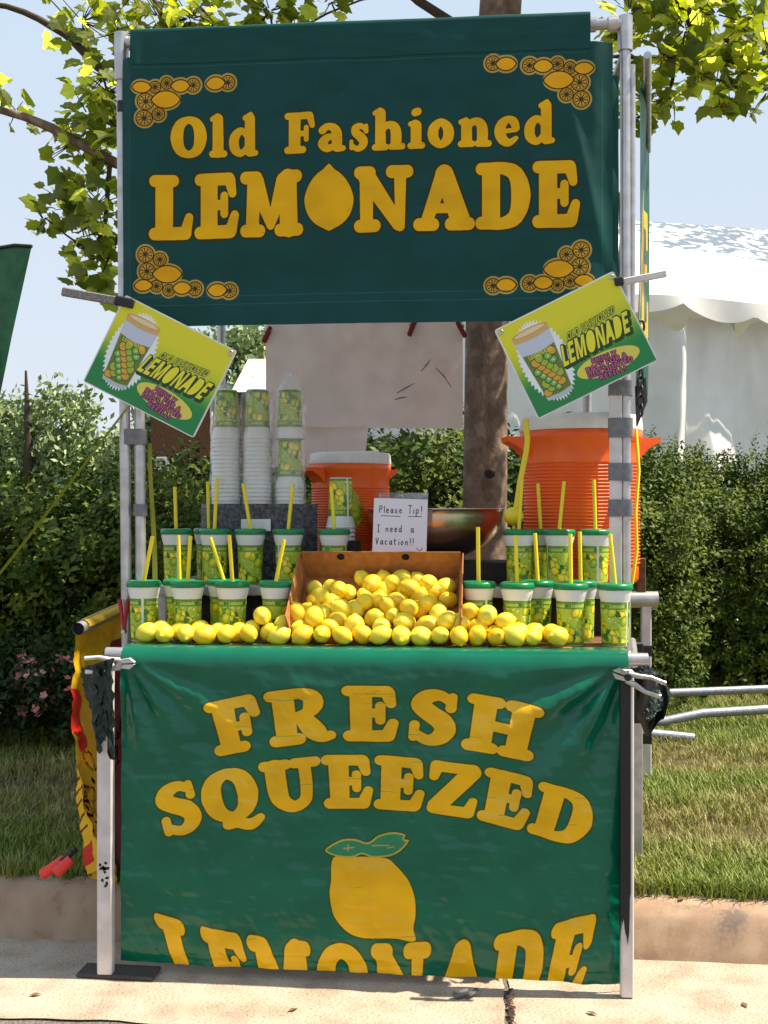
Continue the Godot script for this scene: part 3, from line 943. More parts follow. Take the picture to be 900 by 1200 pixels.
# ------------------------------------------------------------------ tents, far trees, flag
func background() -> void:
	var canvas := mottled(Color(0.91, 0.90, 0.89), Color(0.95, 0.94, 0.93), 0.01, 0.6, 0.6, 0.0, 51)
	canvas.backlight_enabled = true
	canvas.backlight = Color(0.35, 0.35, 0.36)
	var g := ground_y(-6.4)
	var t := thing("white_tent", "large white event tent with draped wall and scalloped eave behind the right hedge", "tent", Vector3(0.4, g, -6.3), 0.34)
	var f := FastNoiseLite.new()
	f.seed = 8
	f.frequency = 1.1
	var st := begin()
	var fold := func(u: float, v: float) -> Vector3:
		var x := u * 7.0
		var hang := 1.0 - v * 0.6
		var d := 0.10 * sin(x * 7.0 + 1.2 * sin(x * 2.3)) * (0.25 + 0.75 * v) + 0.08 * f.get_noise_2d(x * 2.0, v * 1.0) + 0.008 * f.get_noise_2d(x * 7.0 + v * 3.0, v * 5.0)
		var gather := exp(-pow((x - 1.62 - 0.10 * (1.0 - v)) / 0.13, 2.0))
		d += 0.26 * gather + 0.16 * exp(-pow((x - 1.95 - 0.25 * v) / 0.2, 2.0)) * v - 0.16 * exp(-pow((x - 1.40) / 0.14, 2.0)) * v
		return Vector3(x, lerpf(2.74 - 0.16 * exp(-pow((fmod(x + 0.12, 0.72) - 0.36) / 0.10, 2.0)), 0.0, v), d)
	sheet(st, 260, 24, fold, Vector3(0, 0, 1))
	obj("wall", st, canvas, t)
	st = begin()
	sheet(st, 60, 16, func(u: float, v: float) -> Vector3:
		return Vector3(lerpf(-0.15, 7.2, u), lerpf(2.86, 4.62, v) - 0.10 * sin(PI * v) - 0.02 * sin(u * 20.0) * (1.0 - v), lerpf(0.25, -3.6, v)), Vector3(0, 1, 0.5))
	obj("roof", st, canvas, t)
	st = begin()
	sheet(st, 160, 6, func(u: float, v: float) -> Vector3:
		var x := lerpf(-0.15, 7.2, u)
		var drop := 0.07 + 0.11 * pow(absf(sin((x - 0.24) * PI / 0.72)), 0.6) + 0.03 * sin(x * 3.3)
		return Vector3(x, 2.857 - 0.02 * sin(u * 20.0) - v * drop, 0.254 + 0.015 * sin(x * 8.0) * v), Vector3(0, 0, 1))
	obj("valance", st, canvas, t)
	st = begin()
	sheet(st, 20, 8, func(u: float, v: float) -> Vector3: return Vector3(lerpf(-0.15, 7.2, u), lerpf(4.62, 2.86, v), lerpf(-3.6, -7.4, v)), Vector3(0, 1, -0.5))
	obj("roof", st, canvas, t)
	st = begin()
	sheet(st, 12, 8, func(u: float, v: float) -> Vector3: return Vector3(0.0 + 0.02 * sin(u * 30.0), lerpf(2.75, 0.0, v), lerpf(0, -7.2, u)), Vector3(-1, 0, 0))
	obj("side_wall", st, canvas, t)
	for x in [0.05, 2.4, 4.7, 6.95]:
		st = begin()
		tube(st, [Vector3(x, 0, -0.12), Vector3(x, 2.75, -0.12)], 0.03, 10)
		obj("pole", st, M.alu, t)
	# a second, open tent far behind the hanging cloth
	var t2 := thing("open_tent", "small white tent with an open shaded front, far behind the cup stacks", "tent", Vector3(-1.0, 0.457, -9.6))
	st = begin()
	sheet(st, 20, 6, func(u: float, v: float) -> Vector3: return Vector3(lerpf(-1.75, 1.75, u), lerpf(2.05, 2.95, v) - 0.05 * sin(PI * u) , lerpf(0.1, -1.6, v)), Vector3(0, 1, 0.5))
	obj("roof", st, canvas, t2)
	st = begin()
	sheet(st, 40, 3, func(u: float, v: float) -> Vector3: return Vector3(lerpf(-1.75, 1.75, u), 2.046 - 0.05 * sin(PI * u) - v * (0.2 + 0.04 * sin(u * 40.0)), 0.104), Vector3(0, 0, 1))
	obj("valance", st, canvas, t2)
	for p in [[-1.7, 0.0], [0.05, 0.0], [1.7, 0.0], [-1.7, -3.0], [1.7, -3.0]]:
		st = begin()
		tube(st, [Vector3(p[0], 0, p[1]), Vector3(p[0], 2.0, p[1])], 0.035, 10)
		obj("pole", st, M.alu, t2)
	st = begin()
	sheet(st, 8, 6, func(u: float, v: float) -> Vector3: return Vector3(lerpf(-1.75, 1.75, u), lerpf(2.95, 2.05, v), lerpf(-1.6, -3.2, v)), Vector3(0, 1, -0.5))
	obj("roof", st, canvas, t2)
	for x in [-1.72, 1.72]:
		st = begin()
		sheet(st, 12, 6, func(u: float, v: float) -> Vector3: return Vector3(x + 0.03 * sin(u * 20.0), lerpf(2.1, 0.0, v), lerpf(0.0, -3.05, u)), Vector3(signf(x), 0, 0))
		obj("side_wall", st, canvas, t2)
	# brown shed with a number board in front
	var sh := thing("shed", "low brown wooden shed beyond the hedge at left", "shed", Vector3(-2.85, 0.457, -9.4))
	st = begin()
	box(st, Vector3(0, 1.1, -0.8), Vector3(1.35, 2.2, 1.6))
	obj("wall", st, M.wood, sh)
	st = begin()
	box(st, Vector3(0, 2.26, -0.8), Vector3(1.55, 0.08, 1.9))
	obj("roof", st, mottled(Color(0.25, 0.2, 0.17), Color(0.34, 0.27, 0.22), 0.03, 1.0, 0.9, 0.0, 53), sh)
	var nb := thing("number_board", "small white board reading 222 on thin white posts", "sign", Vector3(-3.05, 0.45, -8.3))
	for x in [-0.30, -0.26]:
		st = begin()
		tube(st, [Vector3(x, 0, 0), Vector3(x, 2.0, 0)], 0.014, 8)
		obj("post", st, M.white, nb)
	st = begin()
	box(st, Vector3(-0.06, 1.44, 0.02), Vector3(0.24, 0.15, 0.015))
	obj("board", st, M.white, nb)
	var tm := TextMesh.new()
	tm.font = SystemFont.new()
	tm.font.font_names = ["Droid Sans"]
	tm.font.font_weight = 700
	tm.text = "222"
	tm.pixel_size = 0.0048
	tm.font_size = 24
	tm.depth = 0.004
	var num := show_mesh("numerals", tm, plain(Color(0.08, 0.08, 0.08)), nb)
	num.position = Vector3(-0.06, 1.44, 0.03)
	var pk := thing("pink_banner", "pink cloth banner hanging behind the lower corner of the left sign", "banner", Vector3(-2.28, 0.45, -7.6))
	st = begin()
	sheet(st, 10, 14, func(u: float, v: float) -> Vector3: return Vector3(lerpf(-0.07, 0.07, u), lerpf(1.9, 1.35, v), 0.03 * sin(u * 7.0 + v * 3.0)), Vector3(0, 0, 1))
	obj("cloth", st, mottled(Color(0.86, 0.32, 0.50), Color(0.93, 0.45, 0.60), 0.02, 2.0, 0.7, 0.0, 54), pk)
	st = begin()
	tube(st, [Vector3(-0.08, 0, 0), Vector3(-0.08, 1.93, 0)], 0.012, 8)
	obj("pole", st, M.white, pk)
	# far trees
	var clump := begin()
	var r2 := RandomNumberGenerator.new()
	r2.seed = 9
	for i in 16:
		var o := Vector3(r2.randf_range(-0.2, 0.2), r2.randf_range(-0.2, 0.2), r2.randf_range(-0.2, 0.2))
		var d := Vector3(r2.randf_range(-1, 1), r2.randf_range(-1, 1), r2.randf_range(-1, 1)).normalized() * 0.075
		var s := d.cross(Vector3(r2.randf_range(-1, 1), 1, 0)).normalized() * 0.035
		tri(clump, o - d, o + s, o + d, Vector3.UP)
		tri(clump, o - d, o - s, o + d, Vector3.UP)
	clump.generate_normals()
	var cm := clump.commit()
	var far := [
		["leafy green tree far left behind the feather flag, lowest of the far trees", -9.6, -15.5, 3.0, 2.3], ["pale green tree far behind the hedge at left, feathery top", -7.4, -15.0, 3.7, 1.7], ["rounded green tree far behind the hedge, half hidden by the left sign", -5.3, -15.0, 3.75, 1.6],
		["tree far behind the left sign and shed, only its top in view", -3.4, -14.5, 4.3, 1.5], ["dark tree far behind the small open tent", -0.9, -15.5, 3.5, 1.9], ["broad bushy tree far away, left of the feathery one", -8.6, -18.5, 3.2, 2.2],
	]
	for a in far:
		var ft := thing("far_tree", a[0], "tree", Vector3(a[1], 0.457, a[2]), 0.0, "trees far behind the hedge")
		st = begin()
		tube(st, [Vector3.ZERO, Vector3(0.05, a[3] * 0.5, 0), Vector3(0, a[3] * 0.9, 0)], [0.13, 0.09, 0.02], 8)
		obj("trunk", st, M.bark, ft)
		var wh := []
		var tn := []
		var lobes := []
		for k in 13:
			lobes.append([Vector3(jit(1) * a[4] * 0.75, a[3] * rng.randf_range(0.18, 0.82), jit(1) * a[4] * 0.6), rng.randf_range(0.35, 0.65) * a[4] * 0.6])
		for k in 900:
			var lo: Array = lobes[k % 13]
			var d := Vector3(jit(1), jit(1), jit(1))
			if d.length() > 1.0:
				d = d.normalized() * rng.randf_range(0.7, 1.0)
			wh.append(Transform3D(rot(jit(3), jit(3), jit(3)).scaled(Vector3.ONE * rng.randf_range(0.7, 1.2)), lo[0] + d * lo[1]))
			tn.append(Color(0.16, 0.22, 0.09).lerp(Color(0.30, 0.37, 0.16), rng.randf()))
		many("crown", cm, leafy(Color(0.4, 0.5, 0.15)), wh, tn, ft)
	# feather flag
	var fl := thing("feather_flag", "tall green feather flag with a curved dark edge at the left border", "flag", Vector3(-4.05, 0.457, -5.4))
	var cloth := mottled(Color(0.16, 0.36, 0.24), Color(0.20, 0.42, 0.28), 0.01, 1.5, 0.6, 0.0, 55)
	cloth.backlight_enabled = true
	cloth.backlight = Color(0.5, 0.6, 0.5)
	var top := [Vector2(0.0, 2.62), Vector2(0.12, 2.82), Vector2(0.26, 2.96), Vector2(0.42, 3.05), Vector2(0.60, 3.08), Vector2(0.755, 3.06)]
	var low := [Vector2(0.02, 0.6), Vector2(0.14, 0.7), Vector2(0.30, 1.1), Vector2(0.44, 1.7), Vector2(0.60, 2.35), Vector2(0.74, 3.02)]
	st = begin()
	sheet(st, 5, 16, func(u: float, v: float) -> Vector3:
		var i := int(round(u * 5))
		var p: Vector2 = (top[i] as Vector2).lerp(low[i], v)
		return Vector3(p.x, p.y, 0.03 * sin(p.x * 9.0 + p.y * 4.0)), Vector3(0, 0, 1))
	obj("cloth", st, cloth, fl)
	st = begin()
	var hem := []
	for p in top:
		hem.append(Vector3(p.x, p.y + 0.006, 0.03 * sin(p.x * 9.0 + p.y * 4.0)))
	tube(st, [Vector3(0, 0, 0), Vector3(0, 1.3, 0), Vector3(-0.005, 2.4, 0)] + hem, 0.016, 6)
	obj("pole", st, plain(Color(0.07, 0.12, 0.09), 0.5), fl)
	st = begin()
	box(st, Vector3(0, 0.02, 0), Vector3(0.4, 0.04, 0.4))
	obj("base", st, M.black, fl)
	st = begin()
	plate(st, PackedVector2Array([Vector2(0.30, 2.2), Vector2(0.44, 2.33), Vector2(0.475, 2.2), Vector2(0.45, 2.02), Vector2(0.34, 1.85)]), 0.004, Transform3D(Basis(), Vector3(0, 0, 0.05)))
	obj("printed_patch", st, M.white, fl)

# ------------------------------------------------------------------ stall frame
func stall_frame() -> void:
	var t := thing("stall_frame", "aluminium pole frame of the lemonade stall with grey duct tape bands", "stall frame", Vector3(0, 0, 0))
	var st: SurfaceTool
	var pole := func(a: Vector3, b: Vector3, r: float) -> void:
		var s := begin()
		tube(s, [a, b], r, 14)
		obj("pole", s, M.alu, t)
	pole.call(Vector3(-0.812, 0.90, -0.19), Vector3(-0.830, 2.905, -0.19), 0.0172)
	pole.call(Vector3(-0.767, 0.90, -0.195), Vector3(-0.774, 2.03, -0.195), 0.0172)
	pole.call(Vector3(0.761, 0.90, -0.195), Vector3(0.7595, 2.852, -0.195), 0.0160)
	pole.call(Vector3(0.783, 1.9, -0.205), Vector3(0.783, 2.76, -0.205), 0.009)
	pole.call(Vector3(-0.735, 0.15, -1.16), Vector3(-0.735, 2.75, -1.16), 0.0175)
	pole.call(Vector3(0.735, 0.15, -1.16), Vector3(0.735, 2.75, -1.16), 0.0175)
	pole.call(Vector3(-0.828, 2.883, -0.19), Vector3(0.748, 2.883, -0.19), 0.0172)
	for x in [-0.79, 0.755]:
		pole.call(Vector3(x, 2.78, -0.205), Vector3(x * 0.94, 2.72, -1.16), 0.015)
	pole.call(Vector3(-0.735, 2.2, -1.155), Vector3(0.735, 2.2, -1.155), 0.0165)
	# elbow fitting at the top right, sleeve at the top left
	for e in [[Vector3(0.706, 2.883, -0.19), Vector3(0.738, 2.883, -0.19)], [Vector3(0.7595, 2.80, -0.195), Vector3(0.7595, 2.906, -0.195)], [Vector3(-0.829, 2.76, -0.19), Vector3(-0.830, 2.912, -0.19)], [Vector3(0.634, 2.883, -0.19), Vector3(0.67, 2.883, -0.19)]]:
		st = begin()
		tube(st, e, 0.0225, 14)
		obj("fitting", st, M.alu, t)
	st = begin()
	box(st, Vector3(0.729, 1.46, -0.183), Vector3(0.038, 1.14, 0.012), Basis(), 0.003)
	obj("flat_bar", st, M.alu_white, t)
	# duct tape
	var k := 0
	for b in [[-0.7895, 1.620, 0.081, 0.050], [-0.7685, 1.386, 0.038, 0.038], [0.7445, 1.761, 0.072, 0.047], [0.7445, 1.639, 0.073, 0.060], [0.7445, 1.503, 0.072, 0.054], [0.7445, 1.3925, 0.072, 0.052], [-0.820, 2.674, 0.042, 0.037]]:
		st = begin()
		st.set_smooth_group(0)
		var ring := []
		for i in 24:
			var a := TAU * i / 24.0
			var v := Vector2(signf(cos(a)) * pow(absf(cos(a)), 0.5) * (b[2] / 2.0 + 0.0012), signf(sin(a)) * pow(absf(sin(a)), 0.7) * 0.0192)
			ring.append(v)
		for i in 24:
			var p: Vector2 = ring[i]
			var q: Vector2 = ring[(i + 1) % 24]
			var tilt := 0.05 * sin(k * 3.0)
			var lo := -b[3] / 2.0 as float
			var hi := b[3] / 2.0 as float
			var o := Vector3(b[0], b[1], -0.191)
			quad(st, o + Vector3(p.x, lo + p.x * tilt, p.y), o + Vector3(q.x, lo + q.x * tilt, q.y), o + Vector3(q.x, hi + q.x * tilt * 0.4, q.y), o + Vector3(p.x, hi + p.x * tilt * 0.4, p.y), Vector3(p.x + q.x, 0, p.y + q.y))
		obj("tape_band", st, M.tape if k < 6 else M.black, t)
		k += 1
	# curved hook rod behind the right edge of the banner
	st = begin()
	tube(st, [Vector3(0.738, 2.0, -0.225), Vector3(0.752, 2.235, -0.225), Vector3(0.745, 2.37, -0.225), Vector3(0.722, 2.40, -0.225)], 0.006, 8)
	obj("hook_rod", st, M.alu, t)
	# black chain clip hanging behind the right pole
	st = begin()
	var ch := thing("black_chain", "black chain hanging behind the taped right pole", "chain", Vector3(0.815, 1.70, -0.25))
	var ring := func(y: float, turn: float) -> void:
		var pts := []
		for i in 13:
			var a := TAU * i / 12.0
			pts.append(Vector3(cos(a) * 0.011, y + sin(a) * 0.019, 0).rotated(Vector3.UP, turn))
		var s := begin()
		tube(s, pts, 0.004, 6, false)
		obj("link", s, M.black, ch)
	for i in 10:
		ring.call(0.26 - i * 0.029, PI / 2 * (i % 2) + 0.3)
	# white cloth hung at the back
	var cl := thing("hanging_cloth", "off-white cloth hung across the back of the stall with a lower flap", "cloth", Vector3(0, 0, -1.13))
	var m := mottled(Color(0.86, 0.80, 0.77), Color(0.90, 0.84, 0.81), 0.008, 1.5, 0.85, 0.0, 61)
	m.backlight_enabled = true
	m.backlight = Color(0.75, 0.70, 0.68)
	var f := FastNoiseLite.new()
	f.frequency = 2.0
	st = begin()
	sheet(st, 40, 24, func(u: float, v: float) -> Vector3:
		var x := lerpf(-0.545, 0.245, u)
		var y := lerpf(2.2, 1.722 - 0.012 * u, v)
		return Vector3(x, y, 0.018 * f.get_noise_2d(x * 1.3, y) + 0.01 * sin(u * 8.0) * v), Vector3(0, 0, 1))
	obj("panel", st, m, cl)
	st = begin()
	sheet(st, 24, 10, func(u: float, v: float) -> Vector3:
		var x := lerpf(-0.545, -0.130 - 0.02 * v, u)
		var y := lerpf(1.735, 1.560, v)
		return Vector3(x, y, -0.015 + 0.018 * f.get_noise_2d(x * 1.3, y)), Vector3(0, 0, 1))
	obj("lower_flap", st, m, cl)
	for s in [[0.02, 1.87, 0.08, 0.5], [0.0, 1.83, 0.05, 0.2], [0.17, 1.91, 0.10, -0.9], [0.10, 1.96, 0.06, 0.9]]:
		st = begin()
		var o := Vector3(s[0], s[1], 0.022)
		var d: Vector3 = Vector3(cos(s[3]), sin(s[3]), 0) * s[2] / 2.0
		tube(st, [o - d, o + Vector3(0.004, 0.003, 0), o + d], [0.0015, 0.003, 0.001], 5)
		obj("tear_fold", st, mottled(Color(0.42, 0.33, 0.32), Color(0.5, 0.4, 0.38), 0.05, 5.0, 0.9, 0.0, 62), cl)
	for c in [[-0.535, 2.10, -1.11, 0.5, "left end"], [0.045, 2.12, -1.11, 0.35, "middle"], [0.24, 2.11, -1.11, -0.5, "right end"]]:
		var rc := thing("spring_clip", "dark red spring clip gripping the %s of the hanging cloth" % c[4], "clip", Vector3(c[0], c[1], c[2]))
		for s in [-1, 1]:
			st = begin()
			box(st, Vector3(0, -0.01, 0.012 * s), Vector3(0.018, 0.07, 0.008), rot(0.15 * s, 0, -c[3]), 0.003)
			obj("jaw", st, plain(Color(0.42, 0.05, 0.08), 0.4), rc)
		st = begin()
		tube(st, [Vector3(-0.012, 0.005, 0), Vector3(0.012, 0.005, 0)], 0.008, 10)
		obj("spring", st, M.chrome, rc)

# ------------------------------------------------------------------ printed fruit clusters
func fruit(c: Canvas, place: Callable, k: float) -> void:
	var items := [[0, 138, 318, 56, 38], [1, 228, 315, 38], [1, 308, 290, 38], [0, 400, 305, 56, 41], [1, 488, 300, 45], [1, 165, 410, 54], [1, 250, 490, 42], [1, 155, 520, 52], [0, 300, 395, 86, 57], [0, 640, 290, 58, 43], [1, 725, 285, 46]]
	var rim := Color(0.74, 0.60, 0.28)
	var dark := Color(0.27, 0.19, 0.05)
	var gold := Color(0.92, 0.66, 0.05)
	for pass_ in 4:
		for it in items:
			var p: Vector2 = place.call(Vector2(it[1], it[2]))
			var r: float = it[3] * k
			var ry: float = (it[4] if it[0] == 0 else it[3]) * k
			if pass_ == 0:
				c.oval(p, r + 18 * k, ry + 18 * k, 0, rim)
			elif pass_ == 1:
				c.oval(p, r + 5 * k, ry + 5 * k, 0, dark, 0.15 if it[0] == 0 else 0.0)
			elif pass_ == 2 and it[0] == 0:
				c.oval(p, r - 3 * k, ry - 3 * k, 0, gold, 0.13)
			elif pass_ == 3 and it[0] == 1:
				c.oval(p, r - 3 * k, ry - 3 * k, 0, gold)
				c.oval(p, r - 8 * k, ry - 8 * k, 0, dark)
				c.oval(p, r - 11 * k, ry - 11 * k, 0, Color(0.80, 0.64, 0.25))
				for a in 5:
					var d := Vector2.from_angle(a * TAU / 10.0 + it[1]) * (r - 8 * k)
					c.line(p - d, p + d, 3.2 * k, dark)
		if pass_ == 2:   # the whole lemons lie over their neighbours
			pass
	for it in items:
		if it[0] == 0:
			var p: Vector2 = place.call(Vector2(it[1], it[2]))
			c.oval(p, it[3] * k + 5 * k, it[4] * k + 5 * k, 0, dark, 0.15)
			c.oval(p, it[3] * k - 3 * k, it[4] * k - 3 * k, 0, gold, 0.13)

func px(x: float, y: float) -> Vector2:   # measured on the photograph, turned into metres on the banner
	var d := 3.389 + (720.0 - x) * 0.000235
	return Vector2(-0.811 + (x - 140.0) * 0.002634, 1.38 - (y - 600.0) * d / 1300.0)

func vinyl(tex: Texture2D, rough: float, seed_: int, bump: float) -> StandardMaterial3D:
	var m := plain(Color.WHITE, rough)
	m.albedo_texture = tex
	m.metallic_specular = 0.28
	m.detail_enabled = true
	m.detail_blend_mode = BaseMaterial3D.BLEND_MODE_MUL
	m.detail_uv_layer = BaseMaterial3D.DETAIL_UV_1
	m.detail_albedo = noise_tex(0.012, [[0.2, Color(0.92, 0.92, 0.92)], [0.5, Color(0.97, 0.97, 0.97)], [0.75, Color(1, 1, 1)]], seed_, 512, 6)
	m.roughness_texture = noise_tex(0.01, [[0.2, Color(0.7, 0.7, 0.7)], [0.8, Color(1, 1, 1)]], seed_ + 1, 512, 5)
	m.texture_repeat = true
	return m

func upper_banner() -> void:
	var teal := Color(0.07, 0.27, 0.25)
	var c := Canvas.new(1800, 1080, -0.825, 2.92, 1.566, teal)
	var gold := Color(0.92, 0.69, 0.03)
	var dark := Color(0.22, 0.20, 0.06)
	# printed words
	var words := [["Old", Vector2(198, 188), Vector2(305, 186), 48.0], ["Fashioned", Vector2(337, 183.5), Vector2(653, 171), 47.0]]
	for g in [[0.035, dark], [0.0, gold]]:
		for w in words:
			var a := px(w[1].x, w[1].y)
			var b := px(w[2].x, w[2].y)
			word(c, w[0], in_box(a, b, w[3] * 0.00268), g[1], g[0] + 0.012, 0.05)
		word(c, "LEM", in_box(px(175, 283), px(358, 277), 0.197), g[1], g[0] + 0.022, 0.06)
		word(c, "NADE", in_box(px(421, 274), px(681, 267), 0.197), g[1], g[0] + 0.022, 0.06)
		var p := PackedVector2Array()
		var o := px(390, 236)
		for i in 48:
			var a := TAU * i / 48.0
			var r := Vector2(cos(a) * 0.0768, sin(a) * 0.093)
			if r.y > 0.0:
				r.y = r.y * 1.0 + 0.016 * exp(-pow(r.x / 0.014, 2.0))
				r.x *= 1.0 - 0.16 * r.y / 0.089
			else:
				r.y -= 0.007 * exp(-pow(r.x / 0.012, 2.0))
			p.append(o + r * (1.0 + g[0] * 1.6))
		c.fill([p], g[1])
	var k := 0.000468
	fruit(c, func(v: Vector2) -> Vector2: return px(140 + v.x / 5.625, 50 + v.y / 5.625), k)
	fruit(c, func(v: Vector2) -> Vector2: return px(711 - v.x / 5.625, 50 + (v.y - 128) / 5.625), k)
	fruit(c, func(v: Vector2) -> Vector2: return px(142 + v.x / 5.625, 270 + (695 - v.y) / 5.625), k)
	fruit(c, func(v: Vector2) -> Vector2: return px(711 - v.x / 5.625, 265 + (690 - v.y) / 5.625), k)
	# stitching
	var thread := Color(0.24, 0.44, 0.43)
	for s in [[150, 90, 150, 382, 1], [708, 92, 708, 372, 1], [155, 79, 690, 60, 0], [155, 84, 690, 65, 0], [145, 351, 716, 340, 0], [145, 361, 716, 350, 0]]:
		var a := px(s[0], s[1])
		var b := px(s[2], s[3])
		var n := 150
		for i in n:
			c.line(a.lerp(b, i / float(n)), a.lerp(b, (i + 0.72) / n), 0.0007, thread)
	# fold wear and scuffs
	for i in 34:
		var o := Vector2(jit(0.7), rng.randf_range(2.0, 2.85))
		var d := Vector2(jit(0.02), jit(0.012))
		c.line(o, o + d, 0.0005, Color(0.22, 0.40, 0.40))
	var m := vinyl(c.texture(), 0.5, 71, 0.3)
	var f := FastNoiseLite.new()
	f.seed = 4
	f.frequency = 1.0
	var uvf := func(x: float, y: float) -> Vector2: return Vector2((x + 0.825) / 1.566, (2.92 - y) / 0.9396)
	var t := thing("upper_banner", "dark teal vinyl banner reading Old Fashioned LEMONADE across the top of the stall", "banner", Vector3(0, 0, -0.15))
	var lie := func(x: float, y: float) -> float:
		var z := 0.014 + 0.010 * f.get_noise_2d(x * 1.6, y * 0.7) + 0.004 * f.get_noise_2d(x * 5.0, y * 1.6 + 9.0)
		var l := x - (0.60 + (2.55 - y) * 0.23)
		z += 0.010 * exp(-pow(l / 0.022, 2.0)) * smoothstep(2.07, 2.22, y) * smoothstep(2.68, 2.5, y)
		z += 0.007 * exp(-pow((x + 0.745 - (2.3 - y) * 0.05) / 0.03, 2.0))
		z -= 0.016 * smoothstep(0.65, 0.715, x) + 0.012 * smoothstep(-0.785, -0.811, x)
		return z + 0.005 * smoothstep(2.07, 2.03, y) + 0.003 * smoothstep(2.03, 1.97, y)
	var shape := func(u: float, v: float) -> Vector3:
		var x := lerpf(-0.811, 0.717, u)
		var y := lerpf(2.81, 1.962, v)
		return Vector3(x, y, lie.call(x, y))
	var st := begin()
	sheet(st, 150, 90, shape, Vector3(0, 0, 1), func(q: Vector2) -> Vector2: return uvf.call(lerpf(-0.811, 0.717, q.x), lerpf(2.81, 1.962, q.y)))
	var o := obj("printed_panel", st, m, t)
	# the sleeve over the top rail
	st = begin()
	var ly := func(v: float) -> Vector2:   # y, z round the rail and down behind the panel
		var a := lerpf(-0.5, PI * 0.62, v)
		return Vector2(2.882 + cos(a) * 0.029, -0.02 + sin(a) * 0.037) if v < 0.55 else Vector2(lerpf(2.882 + cos(lerpf(-0.5, PI * 0.62, 0.55)) * 0.029, 2.788, (v - 0.55) / 0.45), lerpf(0.015, 0.026, (v - 0.55) / 0.45))
	sheet(st, 120, 30, func(u: float, v: float) -> Vector3:
		var x := lerpf(-0.783, 0.648, u)
		var p: Vector2 = ly.call(v)
		if v >= 0.55:
			var e := (v - 0.55) / 0.45
			return Vector3(x, p.x, lerpf(0.0152, lie.call(x, p.x) + 0.0016, smoothstep(0.0, 0.8, e)) + 0.004 * sin(x * 9.0 + p.x * 40.0) * e * (1.0 - e))
		return Vector3(x, p.x, p.y + 0.006 * f.get_noise_2d(x * 3.0 + p.x * 6.0, p.x * 9.0) * v + 0.004 * sin(x * 9.0 + p.x * 40.0) * v * (1 - v)), Vector3(0, 0.3, 1))
	var plain_teal := vinyl(null, 0.55, 73, 0.3)
	plain_teal.albedo_color = Color(0.073, 0.275, 0.254)
	obj("rail_sleeve", st, plain_teal, t)
	# the back fold hanging behind the panel at the right edge
	st = begin()
	sheet(st, 6, 40, func(u: float, v: float) -> Vector3: return Vector3(lerpf(0.70, 0.738, u), lerpf(2.72, 1.97, v), -0.022 - 0.01 * u + 0.004 * sin(v * 17.0)), Vector3(0.3, 0, 1))
	obj("side_hem", st, plain_teal, t)
	# second banner along the right side of the stall, seen almost edge on
	var c2 := Canvas.new(512, 700, 0.0, 1.1, 0.8, Color(0.07, 0.33, 0.25))
	glyphs(c2, "Droid Serif", 700, "ADE", func(v: Vector2) -> Vector2: return Vector2(0.02 + v.x * 0.74, 0.22 + v.y * 0.52 + v.x * 0.05), gold, 0.02)
	var sb := thing("side_banner", "green banner with yellow letters along the right side of the stall, seen edge on", "banner", Vector3(0.825, 1.72, -0.16))
	st = begin()
	sheet(st, 24, 30, func(u: float, v: float) -> Vector3:
		return Vector3(0.005 + 0.125 * u + 0.012 * sin(u * 6.0 + v * 2.0) - 0.02 * v, lerpf(1.06 - 0.03 * u, 0.0 + 0.1 * u, v), -0.22 - u * 0.62), Vector3(1, 0, 0.3), func(q: Vector2) -> Vector2: return q)
	obj("cloth", st, vinyl(c2.texture(), 0.5, 74, 0.2), sb)
	st = begin()
	tube(st, [Vector3(0.0, 1.06, -0.02), Vector3(0.125, 1.035, -0.86)], 0.012, 8)
	obj("rail", st, M.alu, sb)
	st = begin()
	plate(st, PackedVector2Array([Vector2(-0.005, 0.07), Vector2(0.03, 0.10), Vector2(0.035, 0.02), Vector2(0.0, -0.06)]), 0.01, Transform3D(rot(0, 0.3, 0), Vector3(0, 0, -0.24)))
	obj("loose_corner", st, M.black, sb)

